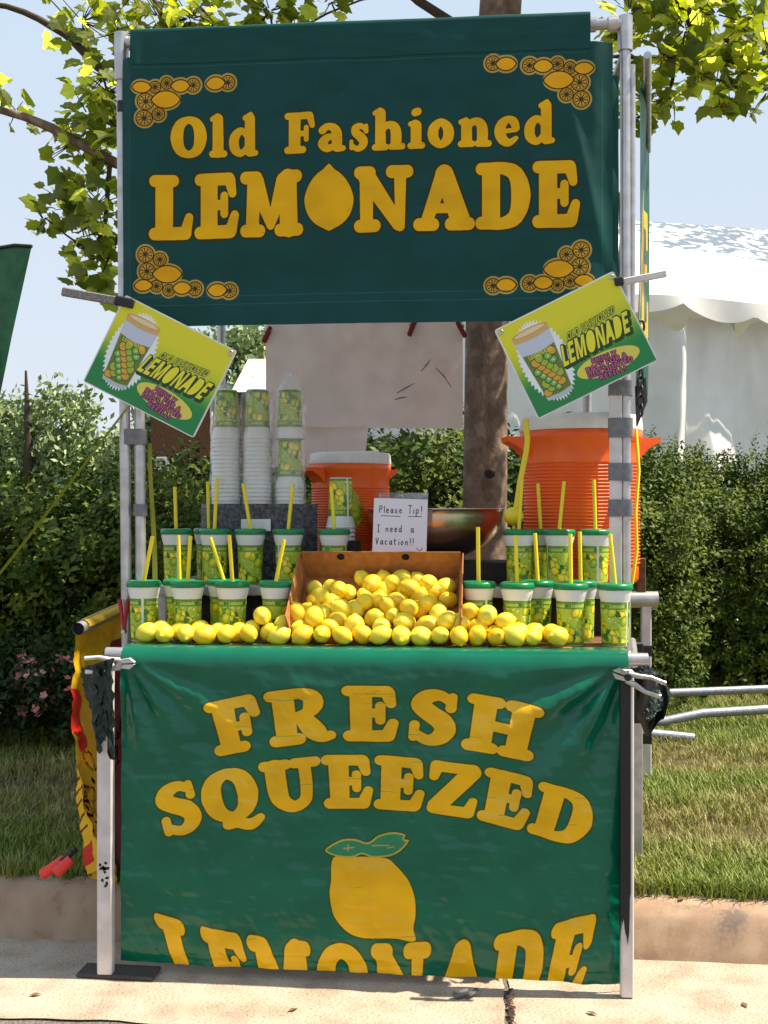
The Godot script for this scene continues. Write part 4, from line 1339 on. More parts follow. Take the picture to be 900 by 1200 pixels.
# ------------------------------------------------------------------ counter and its banner
func counter() -> void:
	var t := thing("folding_counter", "aluminium legged counter table behind the green banner, right leg wrapped in black tape", "table", Vector3.ZERO)
	var st := begin()
	box(st, Vector3(-0.01, 0.961, -0.21), Vector3(1.50, 0.026, 0.40))
	obj("tabletop", st, M.wood, t)
	st = begin()
	tube(st, [Vector3(-0.815, 0.951, -0.005), Vector3(0.80, 0.951, -0.005)], 0.019, 14)
	obj("front_rail", st, M.alu, t)
	for e in [[-0.792, 0.046, 0.93], [0.7305, 0.037, 0.93]]:
		st = begin()
		box(st, Vector3(e[0], e[2] / 2.0 + 0.001, 0.068), Vector3(e[1], e[2], 0.03), Basis(), 0.004)
		obj("leg", st, M.alu_white, t)
	# black wrap on the right leg with a torn lower edge
	st = begin()
	st.set_smooth_group(-1)
	for face in [[Vector3(0.7105, 0, 0.0845), Vector3(0.7395, 0, 0.0845), Vector3(0, 0, 1)], [Vector3(0.7105, 0, 0.052), Vector3(0.7105, 0, 0.0845), Vector3(-1, 0, 0)]]:
		var n := 14
		var cut := []
		for i in n + 1:
			cut.append(0.19 + jit(0.014) + (0.09 if i > n - 2 and face[2].z > 0 else 0.0) + 0.03 * sin(i * 0.5))
		for i in n:
			var a: Vector3 = face[0].lerp(face[1], i / float(n))
			var b: Vector3 = face[0].lerp(face[1], (i + 1) / float(n))
			quad(st, a + Vector3.UP * cut[i], b + Vector3.UP * cut[i + 1], b + Vector3.UP * 0.93, a + Vector3.UP * 0.93, face[2])
	obj("tape_wrap", st, M.black, t)
	# scuffs of black paint on the left leg
	st = begin()
	for i in 14:
		var o := Vector3(-0.792 + jit(0.012), 0.31 + jit(0.035), 0.0835)
		plate(st, PackedVector2Array([Vector2(-0.004, 0), Vector2(0.002, -0.004 - rng.randf() * 0.006), Vector2(0.006, 0.001), Vector2(0.001, 0.007)]), 0.0006, Transform3D(rot(0, 0, rng.randf() * 6.0), o))
	obj("paint_scuff", st, M.black, t)
	for e in [[0.855, 0.15, "r"], [-0.80, 0.15, "l"]]:
		st = begin()
		box(st, Vector3(e[0], 0.42, -0.62), Vector3(0.034, 0.54, 0.03), Basis(), 0.004)
		obj("rear_leg", st, M.alu, t)
		st = begin()
		box(st, Vector3(e[0], 0.79, -0.62), Vector3(0.037, 0.28, 0.033), Basis(), 0.004)
		obj("rear_leg_wrap", st, M.black, t)
	for x in [-0.78, 0.76]:
		st = begin()
		tube(st, [Vector3(x, 0.94, 0.0), Vector3(x + 0.08 * signf(x), 0.93, -0.64)], 0.014, 10)
		obj("side_rail", st, M.alu, t)
	# the pad under the left foot
	st = begin()
	box(st, Vector3(-0.76, 0.008, 0.045), Vector3(0.235, 0.012, 0.085), rot(0, -0.03, 0), 0.004)
	describe(obj("rubber_pad", st, mottled(Color(0.22, 0.20, 0.18), Color(0.32, 0.29, 0.26), 0.04, 6.0, 0.9, 0.0, 81)), "flat dark rubber pad under the stall's left foot", "pad")
	# a broken fitting lying below the banner
	var br := thing("broken_fitting", "small grey broken pipe fitting lying on the concrete under the banner", "scrap", Vector3(0.26, 0.012, 0.12), 0.4)
	st = begin()
	tube(st, [Vector3(-0.02, 0, 0), Vector3(0.02, 0.004, 0)], [0.010, 0.012], 10)
	obj("tube_stub", st, mottled(Color(0.3, 0.3, 0.31), Color(0.42, 0.42, 0.43), 0.05, 8.0, 0.5, 0.3, 82), br)
	st = begin()
	box(st, Vector3(0.035, 0.002, 0.004), Vector3(0.045, 0.008, 0.014), rot(0.2, 0.5, 0.15), 0.003)
	obj("tab", st, mottled(Color(0.3, 0.3, 0.31), Color(0.42, 0.42, 0.43), 0.05, 8.0, 0.5, 0.3, 82), br)
	# litter in the joint
	var dirt := begin()
	for i in 60:
		var o := Vector3(0.398 + jit(0.008) + rng.randf() * 0.004, 0.004 + rng.randf() * 0.004, rng.randf_range(0.06, 0.27))
		var s := rng.randf_range(0.002, 0.006)
		quad(dirt, o + Vector3(-s, 0, -s * 0.5), o + Vector3(s, 0.002, -s), o + Vector3(s, 0, s), o + Vector3(-s, 0.001, s * 0.8), Vector3.UP)
	var jd := obj("joint_litter", dirt, mottled(Color(0.20, 0.12, 0.09), Color(0.33, 0.20, 0.15), 0.1, 20.0, 0.95, 0.0, 83))
	jd.set_meta("kind", "stuff")
	describe(jd, "dark crumbs of soil and bark in the concrete joint", "litter")

func lower_banner() -> void:
	var green := Color(0.012, 0.385, 0.29)
	var c := Canvas.new(1900, 1320, -0.775, 1.05, 1.54, green)
	var gold := Color(0.93, 0.71, 0.02)
	var dark := Color(0.20, 0.30, 0.08)
	var arc := func(centre: Vector2, half: float, radius: float, height: float) -> Callable:
		return func(v: Vector2) -> Vector2:
			var a := (v.x - 0.5) * 2.0 * half / radius
			var r := radius + (v.y - 0.5) * height
			return centre + Vector2(sin(a) * r, cos(a) * r - radius)
	var fresh: Callable = arc.call(Vector2(-0.002, 0.792), 0.482, 2.1, 0.156)
	var squeezed: Callable = arc.call(Vector2(-0.006, 0.592), 0.648, 1.9, 0.150)
	var lower := func(v: Vector2) -> Vector2:
		var u := (v.x - 0.5) * 2.0
		var x := u * (0.655 - 0.07 * (1.0 - v.y))
		var top := 0.117 + 0.085 * u * u + 0.022 * u + 0.012 * pow(absf(u), 6.0)
		return Vector2(0.004 + x, top - (1.0 - v.y) * 0.255)
	for g in [[0.03, dark], [0.0, gold]]:
		word(c, "FRESH", fresh, g[1], g[0] + 0.026, 0.13)
		word(c, "SQUEEZED", squeezed, g[1], g[0] + 0.024, 0.05)
		word(c, "LEMONADE", lower, g[1], g[0] + 0.02, 0.05)
		# printed lemon with two leaves, traced in metres
		var body := [Vector2(-0.114, 0.366), Vector2(-0.12, 0.30), Vector2(-0.124, 0.26), Vector2(-0.112, 0.20), Vector2(-0.075, 0.155), Vector2(-0.03, 0.138), Vector2(0.02, 0.137), Vector2(0.07, 0.138), Vector2(0.125, 0.132), Vector2(0.121, 0.17), Vector2(0.127, 0.21), Vector2(0.124, 0.26), Vector2(0.105, 0.31), Vector2(0.07, 0.35), Vector2(0.045, 0.368), Vector2(0.0, 0.373), Vector2(-0.06, 0.372)]
		var leaf := [Vector2(-0.138, 0.388), Vector2(-0.11, 0.372), Vector2(-0.06, 0.370), Vector2(-0.03, 0.380), Vector2(0.0, 0.372), Vector2(0.05, 0.375), Vector2(0.085, 0.395), Vector2(0.108, 0.425), Vector2(0.094, 0.428), Vector2(0.096, 0.442), Vector2(0.06, 0.447), Vector2(0.02, 0.437), Vector2(-0.012, 0.415), Vector2(-0.05, 0.424), Vector2(-0.095, 0.418)]
		for s in [[body, gold, dark], [leaf, Color(0.72, 0.66, 0.28), dark]]:
			var q := PackedVector2Array()
			for i in s[0].size():
				for j in 5:
					var n: int = s[0].size()
					q.append((s[0][i] as Vector2).cubic_interpolate(s[0][(i + 1) % n], s[0][(i - 1 + n) % n], s[0][(i + 2) % n], j / 5.0))
			if g[0] > 0.0:
				for r in Geometry2D.offset_polygon(q, 0.004, Geometry2D.JOIN_ROUND):
					c.fill([r], s[2])
			else:
				c.fill([q], s[1])
				if s[0] == leaf:
					for r in Geometry2D.offset_polygon(q, -0.005, Geometry2D.JOIN_ROUND):
						c.fill([r], Color(0.17, 0.52, 0.36))
	for s in [[-0.085, 0.395, -0.05, 0.40], [-0.07, 0.388, -0.07, 0.408], [0.0, 0.406, 0.05, 0.408], [0.045, 0.40, 0.065, 0.405]]:
		c.line(Vector2(s[0], s[1]), Vector2(s[2], s[3]), 0.002, Color(0.66, 0.62, 0.3))
	# creases worn into the print
	for i in 70:
		var o := Vector2(jit(0.7), rng.randf_range(0.1, 0.9))
		c.line(o, o + Vector2(rng.randf_range(0.02, 0.09), jit(0.004)), 0.0004, Color(0.10, 0.46, 0.36))
	var m := vinyl(c.texture(), 0.30, 91, 0.3)
	m.clearcoat_enabled = true
	m.clearcoat = 0.55
	m.clearcoat_roughness = 0.16
	var f := FastNoiseLite.new()
	f.seed = 12
	f.frequency = 1.0
	var path := func(s: float) -> Vector2:   # y, z along the sheet from the back of the counter to the hem
		if s < 0.06:
			return Vector2(0.9795, -0.055 + s)
		if s < 0.06 + 0.0785:
			var a := (s - 0.06) / 0.05
			return Vector2(0.9295 + 0.05 * cos(a), 0.005 + 0.05 * sin(a))
		return Vector2(0.9295 - (s - 0.1385), 0.055)
	var st := begin()
	var total := 1.052
	var shape := func(u: float, v: float) -> Vector3:
		var s := v * total
		var p: Vector2 = path.call(s)
		var x := lerpf(-0.752, 0.738, u)
		var y := p.x
		var flat := smoothstep(0.10, 0.24, s)
		# gentle bellies, horizontal packing creases, pulls that start at the clamps
		var z := 0.016 * f.get_noise_2d(x * 1.5, y * 1.2) + 0.0045 * f.get_noise_2d(x * 3.0, y * 13.0) + 0.0016 * f.get_noise_2d(x * 7.0, y * 45.0) + 0.006 * f.get_noise_2d((x + y * 0.7) * 7.0, (x - y) * 1.2)
		var r := Vector2(x - 0.73, y - 0.95)
		var ang := atan2(-r.y, -r.x)
		var len := r.length()
		z += 0.030 * sin(ang * 13.0 + 0.8) * smoothstep(0.02, 0.18, len) * exp(-len / 0.34)
		var rl := Vector2(x + 0.74, y - 0.95)
		var al := atan2(-rl.y, rl.x)
		z += 0.015 * sin(al * 15.0) * smoothstep(0.03, 0.2, rl.length()) * exp(-rl.length() / 0.3)
		z += 0.008 * exp(-pow((x - 0.66 + (0.4 - y) * 0.15) / 0.025, 2.0)) * smoothstep(0.62, 0.3, y)
		z -= 0.015 * smoothstep(0.66, 0.738, x)
		var hem := smoothstep(0.10, 0.0, y)
		return Vector3(x + 0.010 * hem * (1.0 if u > 0.5 else 0.6) * (u - 0.5) * 2.0, y + 0.006 * f.get_noise_1d(x * 2.0) * flat + 0.016 * (1.0 - u) * hem + 0.008 * hem, p.y + z * flat - 0.012 * hem)
	sheet(st, 200, 150, shape, Vector3(0, 0.2, 1), func(q: Vector2) -> Vector2:
		var p: Vector2 = path.call(q.y * total)
		var y: float = p.x if q.y * total > 0.12 else 0.9295 + 0.0185 + (0.12 - q.y * total)
		return Vector2((lerpf(-0.752, 0.738, q.x) + 0.775) / 1.54, (1.05 - y) / 1.07))
	describe(obj("lower_banner", st, m), "glossy green vinyl banner reading FRESH SQUEEZED LEMONADE hung over the counter front", "banner")

# ------------------------------------------------------------------ clamps and netting at the counter ends
func clamps() -> void:
	var net := plain(Color.WHITE, 0.5)
	net.albedo_texture = noise_tex(0.25, [[0.45, Color(0.015, 0.075, 0.06)], [0.70, Color(0.025, 0.12, 0.09)], [0.84, Color(0.35, 0.55, 0.48)]], 101, 512, 2)
	net.uv1_triplanar = true
	net.uv1_world_triplanar = true
	net.uv1_scale = Vector3.ONE * 7.0
	var f := FastNoiseLite.new()
	f.frequency = 6.0
	var st := begin()
	sheet(st, 26, 26, func(u: float, v: float) -> Vector3:
		var edge := 0.05 * sin(u * 11.0) + 0.02 * sin(u * 27.0)
		var x := lerpf(-0.885 + 0.05 * v * v, -0.752, u) + 0.012 * f.get_noise_2d(u * 2.0, v)
		var y := lerpf(0.955 - 0.045 * (1.0 - u), 0.745 - 0.07 * u + edge * 0.7, v)
		return Vector3(x, y, 0.112 - 0.10 * pow(1.0 - u, 3.0) + 0.008 * sin(u * 14.0 + v * 3.0) + 0.012 * f.get_noise_2d(u, v * 2.0)), Vector3(-0.4, 0.2, 1))
	describe(obj("sparkly_cloth", st, net), "dark green sparkly cloth bunched around the top of the left leg", "cloth")
	st = begin()
	sheet(st, 30, 26, func(u: float, v: float) -> Vector3:
		var x := 0.752 + 0.125 * u + 0.03 * v - 0.09 * v * v * u
		var y := lerpf(0.950, 0.835 - 0.05 * sin(u * PI), v) - 0.10 * u * u * (1.0 - v * 0.5) + 0.0
		return Vector3(x + 0.01 * f.get_noise_2d(u * 2.0, v * 2.0), y, -0.05 + 0.07 * sin(u * 2.0) * v + 0.010 * f.get_noise_2d(u * 1.4 + 5.0, v * 2.0) - 0.05 * u), Vector3(0.3, 0.6, 1))
	var net_r := obj("sparkly_cloth", st, net)
	describe(net_r, "dark green sparkly cloth flaring out beside the right clamp", "cloth")
	st = begin()
	sheet(st, 16, 20, func(u: float, v: float) -> Vector3:
		return Vector3(0.77 + 0.075 * u + 0.02 * sin(v * 3.0) * u, lerpf(0.90, 0.745 + 0.03 * cos(u * PI * 2.0), v), -0.04 + 0.03 * sin(u * 5.0 + v * 2.0)), Vector3(0, 0, 1))
	var roll := obj("hanging_fold", st, M.black, net_r)
	# spring clamps: two handles, two jaws, a pivot
	for e in [["steel spring clamp gripping the banner's left top corner", Vector3(-0.742, 0.933, 0.088), 0.05, -1.0, M.alu_white], ["dark steel spring clamp gripping the banner's right top corner", Vector3(0.728, 0.915, 0.100), -0.35, 1.0, M.chrome]]:
		var c := thing("spring_clamp", e[0], "clamp", e[1])
		c.rotation.z = e[2]
		for s in [-1.0, 1.0]:
			st = begin()
			tube(st, [Vector3(0, 0.010 * s, 0), Vector3(e[3] * 0.03, 0.014 * s, 0.004), Vector3(e[3] * 0.06, 0.022 * s, 0.004), Vector3(e[3] * 0.105, 0.020 * s, 0)], [0.009, 0.008, 0.006, 0.0065], 8)
			obj("handle", st, e[4], c)
			st = begin()
			plate(st, PackedVector2Array([Vector2(0, 0.012 * s), Vector2(-e[3] * 0.03, 0.016 * s), Vector2(-e[3] * 0.045, 0.003 * s), Vector2(-e[3] * 0.012, 0.002 * s)]), 0.018, Transform3D(Basis(), Vector3(0, 0, 0.009)))
			obj("jaw", st, e[4], c)
		st = begin()
		tube(st, [Vector3(0, 0, -0.012), Vector3(0, 0, 0.013)], 0.010, 12)
		obj("spring", st, M.black if e[3] > 0 else M.chrome, c)
	var rc := thing("red_clamp", "spring clamp with red rubber handles hanging at the foot of the yellow banner", "clamp", Vector3(-0.96, 0.305, -0.10))
	rc.rotation = Vector3(0, 0, 0.35)
	for s in [0.0, 1.0]:
		st = begin()
		tube(st, [Vector3(0.02, 0.012, 0.03 * s), Vector3(-0.02, 0.0, 0.035 * s), Vector3(-0.05 + 0.04 * s, -0.012, 0.045 * s)], 0.009, 8)
		var arm := obj("arm", st, M.black, rc)
		st = begin()
		tube(st, [Vector3(-0.022 + 0.035 * s, -0.004, 0.04 * s), Vector3(-0.11 + 0.07 * s, -0.026, 0.06 * s)], [0.016, 0.0175], 10)
		obj("grip", st, plain(Color(0.88, 0.22, 0.17), 0.5), arm)

# ------------------------------------------------------------------ the two tilted signs
func hanging_signs() -> void:
	var W := 0.375
	var H := 0.285
	var c := Canvas.new(1024, 778, 0.0, H, W, Color.WHITE)
	for i in 128:
		var v := i / 127.0
		var col := Color(0.86, 0.83, 0.09).lerp(Color(0.70, 0.76, 0.12), smoothstep(0.2, 0.5, v)).lerp(Color(0.08, 0.50, 0.24), smoothstep(0.42, 0.78, v))
		var y := H - 0.004 - v * (H - 0.008)
		c.fill([PackedVector2Array([Vector2(0.004, y), Vector2(W - 0.004, y), Vector2(W - 0.004, y - 0.0024), Vector2(0.004, y - 0.0024)])], col)
	# saw-toothed white burst
	var burst := PackedVector2Array()
	for i in 96:
		var a := TAU * i / 96.0
		var r := 1.0 if i % 2 == 0 else 0.90
		burst.append(Vector2(0.092 + cos(a) * 0.073 * r, 0.142 + sin(a) * 0.125 * r))
	c.fill([burst], Color(0.90, 0.91, 0.92))
	# printed cup
	var cup := func(v: Vector2) -> Vector2: return Vector2(0.088 + (v.x - 0.5) * lerpf(0.078, 0.112, pow(clampf(v.y, 0, 1), 1.5)), 0.035 + v.y * 0.205)
	var strip := func(a: float, b: float, col: Color) -> void:
		var p := PackedVector2Array()
		for i in 11:
			p.append(cup.call(Vector2(i / 10.0, a - 0.03 * sin(PI * i / 10.0))))
		for i in 11:
			p.append(cup.call(Vector2(1.0 - i / 10.0, b - 0.03 * sin(PI * i / 10.0))))
		c.fill([p], col)
	strip.call(0.0, 1.0, Color(0.70, 0.74, 0.76))
	strip.call(0.06, 0.70, Color(0.40, 0.48, 0.14))
	strip.call(0.70, 0.93, Color(0.76, 0.78, 0.84))
	strip.call(0.90, 1.0, Color(0.80, 0.66, 0.42))
	c.oval(cup.call(Vector2(0.5, 0.985)), 0.054, 0.011, 0, Color(0.82, 0.60, 0.30))
	c.oval(cup.call(Vector2(0.5, 0.985)), 0.047, 0.007, 0, Color(0.88, 0.80, 0.62))
	var r2 := RandomNumberGenerator.new()
	r2.seed = 77
	for i in 22:
		var v := Vector2(0.14 + 0.72 * fmod(i * 0.618, 1.0), 0.10 + 0.54 * i / 22.0)
		var o: Vector2 = cup.call(v)
		var kind := i % 3
		c.oval(o, 0.0145, 0.0125, i, Color(0.20, 0.26, 0.08))
		c.oval(o, 0.0125, 0.0105, i, [Color(0.84, 0.62, 0.14), Color(0.30, 0.58, 0.20), Color(0.62, 0.70, 0.20)][kind])
		if kind == 1:
			for a in 4:
				var d := Vector2.from_angle(a * PI / 4.0) * 0.009
				c.line(o - d, o + d, 0.0008, Color(0.80, 0.86, 0.5))
	glyphs(c, "Droid Sans", 700, "LEMONADE", func(v: Vector2) -> Vector2: return cup.call(Vector2(0.12 + v.x * 0.76, 0.615 + v.y * 0.055)), Color(0.86, 0.80, 0.2))
	# words
	var ink := Color(0.10, 0.22, 0.06)
	var slant := func(x: float, y: float, w: float, h: float, shear: float, rise: float) -> Callable:
		return func(v: Vector2) -> Vector2: return Vector2(x + v.x * w + v.y * h * shear, y + v.y * h + v.x * rise)
	var of: Callable = slant.call(0.172, 0.164, 0.155, 0.020, 0.35, 0.012)
	glyphs(c, "Droid Sans", 700, "OLD FASHIONED", of, ink, 0.07)
	glyphs(c, "Droid Sans", 700, "OLD FASHIONED", of, Color(0.78, 0.78, 0.14))
	for s in 7:
		var e := s / 6.0
		glyphs(c, "Droid Sans", 700, "LEMONADE", slant.call(0.128 + 0.006 * (1.0 - e), 0.102 - 0.007 * (1.0 - e), 0.215, 0.056, 0.30, 0.008), ink, 0.06)
	glyphs(c, "Droid Sans", 700, "LEMONADE", slant.call(0.128, 0.102, 0.215, 0.056, 0.30, 0.008), Color(0.90, 0.86, 0.14), 0.012)
	c.oval(Vector2(0.248, 0.058), 0.094, 0.033, -0.06, Color(0.86, 0.80, 0.32))
	var lines := [["BRING IT", 0.205, 0.074, 0.075], ["BACK FOR A", 0.180, 0.057, 0.122], ["DISCOUNTED", 0.178, 0.039, 0.135], ["REFILL!", 0.205, 0.022, 0.080]]
	for g in [[0.11, Color(0.22, 0.08, 0.16)], [0.0, Color(0.76, 0.34, 0.56)]]:
		for l in lines:
			glyphs(c, "Droid Sans", 700, l[0], slant.call(l[1], l[2], l[3], 0.0135, 0.12, -0.008), g[1], g[0])
	var m := plain(Color.WHITE, 0.4)
	m.albedo_texture = c.texture()
	for e in [["tilted yellow-green lemonade sign on the left pole, top edge sloping down to the right", Vector3(-0.783, 2.055, -0.085), -0.4712, Vector3(-0.986, 2.071, -0.125), Vector3(-0.754, 2.028, -0.125), "left"], ["tilted yellow-green lemonade sign on the right pole, top edge sloping up to the right", Vector3(0.356, 1.928, -0.085), 0.4538, Vector3(0.7257, 2.067, -0.125), Vector3(0.849, 2.089, -0.125), "right"]]:
		var t := thing("hanging_sign", e[0], "sign", e[1])
		t.rotation.z = e[2]
		t.scale = Vector3.ONE * 1.053
		var st := begin()
		st.set_smooth_group(-1)
		# rounded board
		var p := PackedVector2Array()
		for q in [[W - 0.008, -0.008, 0.0], [0.008, -0.008, 0.5], [0.008, -H + 0.008, 1.0], [W - 0.008, -H + 0.008, 1.5]]:
			for i in 5:
				p.append(Vector2(q[0], q[1]) + Vector2.from_angle((q[2] + i * 0.125) * PI) * 0.008)
		plate(st, p, 0.004, Transform3D(Basis(), Vector3(0, 0, -0.001)))
		var board := obj("board", st, M.white, t)
		st = begin()
		sheet(st, 24, 18, func(u: float, v: float) -> Vector3: return Vector3(lerpf(0.0035, W - 0.0035, u), lerpf(-0.0035, -H + 0.0035, v), 0.0004), Vector3(0, 0, 1), func(q: Vector2) -> Vector2: return Vector2(lerpf(0.0035, W - 0.0035, q.x) / W, lerpf(0.0035, H - 0.0035, q.y) / H))
		obj("printed_face", st, m, board)
		for gx in [0.014, W - 0.014]:
			st = begin()
			lathe(st, [Vector2(0.0085, 0.0), Vector2(0.0075, 0.0022), Vector2(0.005, 0.002), Vector2(0.0045, -0.001)], 14, Vector3(gx, -0.014, 0.0006), rot(PI / 2, 0, 0))
			obj("grommet", st, M.chrome, board)
		var a: Vector3 = e[3]
		var b: Vector3 = e[4]
		var br := thing("sign_arm", "flat aluminium arm sticking out from the %s pole that holds the tilted sign" % e[5], "bracket", (a + b) / 2.0)
		var d := b - a
		var ang := atan2(d.y, d.x)
		st = begin()
		if e[5] == "left":
			box(st, Vector3(-0.02, 0.002, 0.03), Vector3(d.length() * 0.85, 0.027, 0.016), rot(0, 0, ang), 0.003)
		else:
			box(st, Vector3(0.005, 0, 0.03), Vector3(0.155, 0.021, 0.014), rot(0, 0, ang), 0.003)
		obj("arm", st, M.alu_white if e[5] == "right" else mottled(Color(0.42, 0.40, 0.38), Color(0.58, 0.55, 0.52), 0.04, 5.0, 0.6, 0.2, 111), br)
		st = begin()
		if e[5] == "left":
			box(st, Vector3(0.085, -0.018, 0.037), Vector3(0.062, 0.030, 0.026), rot(0, 0, ang - 0.05), 0.004)
		else:
			box(st, Vector3(-0.060, -0.010, 0.037), Vector3(0.028, 0.026, 0.026), rot(0, 0, ang - 0.05), 0.004)
		obj("rubber_clip", st, M.black, br)

# ------------------------------------------------------------------ raised shelf and what stands on it
func cooler(label: String, at: Vector3, r: float, h: float, turn: float) -> Node3D:
	var t := thing("drink_cooler", label, "cooler", at, turn)
	var orange := mottled(Color(0.95, 0.37, 0.06), Color(0.97, 0.42, 0.09), 0.01, 2.0, 0.38, 0.0, 121)
	var prof := [Vector2(0.0, 0.0), Vector2(r * 0.90, 0.0), Vector2(r * 0.93, 0.01), Vector2(r * 0.93, h * 0.08)]
	var n := 30
	for i in n:
		var y := h * (0.10 + 0.62 * i / n)
		var w := h * 0.62 / n
		prof.append(Vector2(r * 0.93, y))
		prof.append(Vector2(r * 0.93, y + w * 0.35))
		prof.append(Vector2(r * 0.955, y + w * 0.5))
		prof.append(Vector2(r * 0.955, y + w * 0.8))
	prof += [Vector2(r * 0.95, h * 0.74), Vector2(r * 0.955, h * 0.84), Vector2(r * 0.99, h * 0.86), Vector2(r * 0.99, h * 0.905), Vector2(r * 0.93, h * 0.908)]
	var st := begin()
	lathe(st, prof, 48)
	obj("body", st, orange, t)
	st = begin()
	lathe(st, [Vector2(r * 0.99, h * 0.907), Vector2(r * 1.0, h * 0.915), Vector2(r * 0.98, h * 0.985), Vector2(r * 0.95, h * 0.998), Vector2(r * 0.80, h * 1.0), Vector2(r * 0.78, h * 0.985), Vector2(0.0, h * 0.985)], 48)
	var lid := obj("lid", st, M.white, t)
	st = begin()
	box(st, Vector3(0, h * 1.0, 0), Vector3(r * 0.25, h * 0.03, r * 1.5), rot(0, 0.5, 0), 0.006)
	obj("lid_grip", st, M.white, lid)
	for s in [-1.0, 1.0]:
		st = begin()
		plate(st, PackedVector2Array([Vector2(s * r * 0.90, h * 0.87), Vector2(s * r * 1.28, h * 0.875), Vector2(s * r * 1.26, h * 0.845), Vector2(s * r * 1.05, h * 0.80), Vector2(s * r * 0.90, h * 0.74)]), r * 0.5, Transform3D(Basis(), Vector3(0, 0, r * 0.25)))
		obj("handle", st, orange, t)
	st = begin()
	box(st, Vector3(0, h * 0.16, r * 0.97), Vector3(0.04, 0.06, 0.03), Basis(), 0.008)
	tube(st, [Vector3(0, h * 0.16, r * 0.97), Vector3(0, h * 0.15, r * 1.15), Vector3(0, h * 0.11, r * 1.17)], 0.011, 8)
	obj("tap", st, M.white, t)
	return t

func back_shelf() -> void:
	var t := thing("raised_shelf", "raised rear shelf with a silver front rail carrying coolers and spare cups", "shelf", Vector3(0, 0, 0))
	var st := begin()
	box(st, Vector3(-0.01, 1.122, -0.77), Vector3(1.56, 0.022, 0.74))
	obj("top", st, M.wood, t)
	st = begin()
	box(st, Vector3(-0.01, 1.117, -0.386), Vector3(1.60, 0.034, 0.02), Basis(), 0.003)
	obj("front_rail", st, M.alu, t)
	for p in [[-0.76, -0.42], [0.75, -0.42], [-0.76, -1.1], [0.75, -1.1]]:
		st = begin()
		box(st, Vector3(p[0], 0.63, p[1]), Vector3(0.03, 0.96, 0.03), Basis(), 0.003)
		obj("leg", st, M.alu, t)
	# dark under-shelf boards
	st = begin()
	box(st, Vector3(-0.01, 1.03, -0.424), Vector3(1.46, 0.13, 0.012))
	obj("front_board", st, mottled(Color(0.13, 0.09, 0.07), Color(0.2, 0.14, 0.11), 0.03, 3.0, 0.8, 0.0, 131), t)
	# the side frame at right
	var fr := thing("side_stand", "narrow metal side stand with a black taped leg at the stall's right", "stand", Vector3(1.03, 0, -1.62))
	st = begin()
	box(st, Vector3(0, 0.56, 0), Vector3(0.042, 0.86, 0.04), Basis(), 0.004)
	obj("leg", st, M.alu_white, fr)
	for y in [0.40, 0.78]:
		st = begin()
		box(st, Vector3(0, y, 0), Vector3(0.046, 0.05, 0.044), Basis(), 0.004)
		obj("tape_band", st, M.black, fr)
	st = begin()
	tube(st, [Vector3(-0.33, 1.0, 0), Vector3(0.05, 1.0, 0)], 0.036, 12)
	obj("rail", st, M.alu, fr)
	st = begin()
	box(st, Vector3(-0.02, 1.10, 0), Vector3(0.035, 0.16, 0.03), Basis(), 0.003)
	obj("upright", st, M.wood, fr)

	var big := cooler("big orange water cooler with white lid behind the right pole", Vector3(0.672, 1.134, -0.74), 0.218, 0.585, 0.2)
	cooler("smaller orange water cooler with white lid left of the steel bowl", Vector3(-0.185, 1.134, -0.97), 0.158, 0.472, 0.75)
	# yellow cord on the big cooler
	st = begin()
	var cord := []
	for p in [Vector3(0.845, 1.66, -0.58), Vector3(0.850, 1.52, -0.55), Vector3(0.838, 1.38, -0.54), Vector3(0.842, 1.25, -0.54), Vector3(0.825, 1.137, -0.53)]:
		cord.append(big.transform.affine_inverse() * p)
	tube(st, cord, 0.006, 6)
	obj("yellow_cord", st, M.yellow, big)
	# steel bowl
	st = begin()
	var pr := []
	for i in 15:
		var a := PI / 2 * i / 14.0
		pr.append(Vector2(0.245 * pow(sin(a), 0.75), 0.172 * (1.0 - cos(a))))
	pr.append(Vector2(0.252, 0.174))
	pr.append(Vector2(0.250, 0.177))
	for i in 14:
		var a := PI / 2 * (14 - i) / 14.0
		pr.append(Vector2(0.241 * pow(sin(a), 0.75), 0.004 + 0.172 * (1.0 - cos(a))))
	pr.append(Vector2(0.0, 0.004))
	lathe(st, pr, 48)
	var bowl := obj("steel_bowl", st, plain(Color(0.88, 0.84, 0.80), 0.26, 1.0))
	bowl.position = Vector3(0.152, 1.216, -0.755)
	describe(bowl, "wide brushed steel mixing bowl mirroring lemons, behind the tip card", "bowl")
	st = begin()
	box(st, Vector3(0.27, 1.17, -0.70), Vector3(0.30, 0.07, 0.26))
	describe(obj("dark_crate", st, mottled(Color(0.10, 0.08, 0.075), Color(0.16, 0.13, 0.12), 0.03, 3.0, 0.7, 0.0, 132)), "dark brown crate under the steel bowl", "crate")
	# tip jar
	var tj := thing("tip_jar", "clear plastic tip jar with pink notes behind the tip card", "jar", Vector3(0.055, 1.135, -0.475))
	st = begin()
	lathe(st, [Vector2(0.085, 0.0), Vector2(0.10, 0.18), Vector2(0.115, 0.31), Vector2(0.118, 0.31)], 4, Vector3.ZERO, rot(0, PI / 4, 0))
	obj("wall", st, see_through(Color(0.92, 0.92, 0.94, 0.22), 0.08), tj)
	var pink := mottled(Color(0.86, 0.42, 0.48), Color(0.93, 0.62, 0.64), 0.02, 6.0, 0.8, 0.0, 133)
	for i in 6:
		st = begin()
		sheet(st, 8, 6, func(u: float, v: float) -> Vector3: return Vector3((u - 0.5) * 0.11, v * 0.055, 0.012 * sin(u * 6.0 + i)), Vector3(0, 0, 1))
		var note := obj("note", st, pink, tj)
		note.position = Vector3(jit(0.03), 0.02 + 0.03 * i, jit(0.03))
		note.rotation = Vector3(jit(0.5), jit(1.0), jit(0.7))
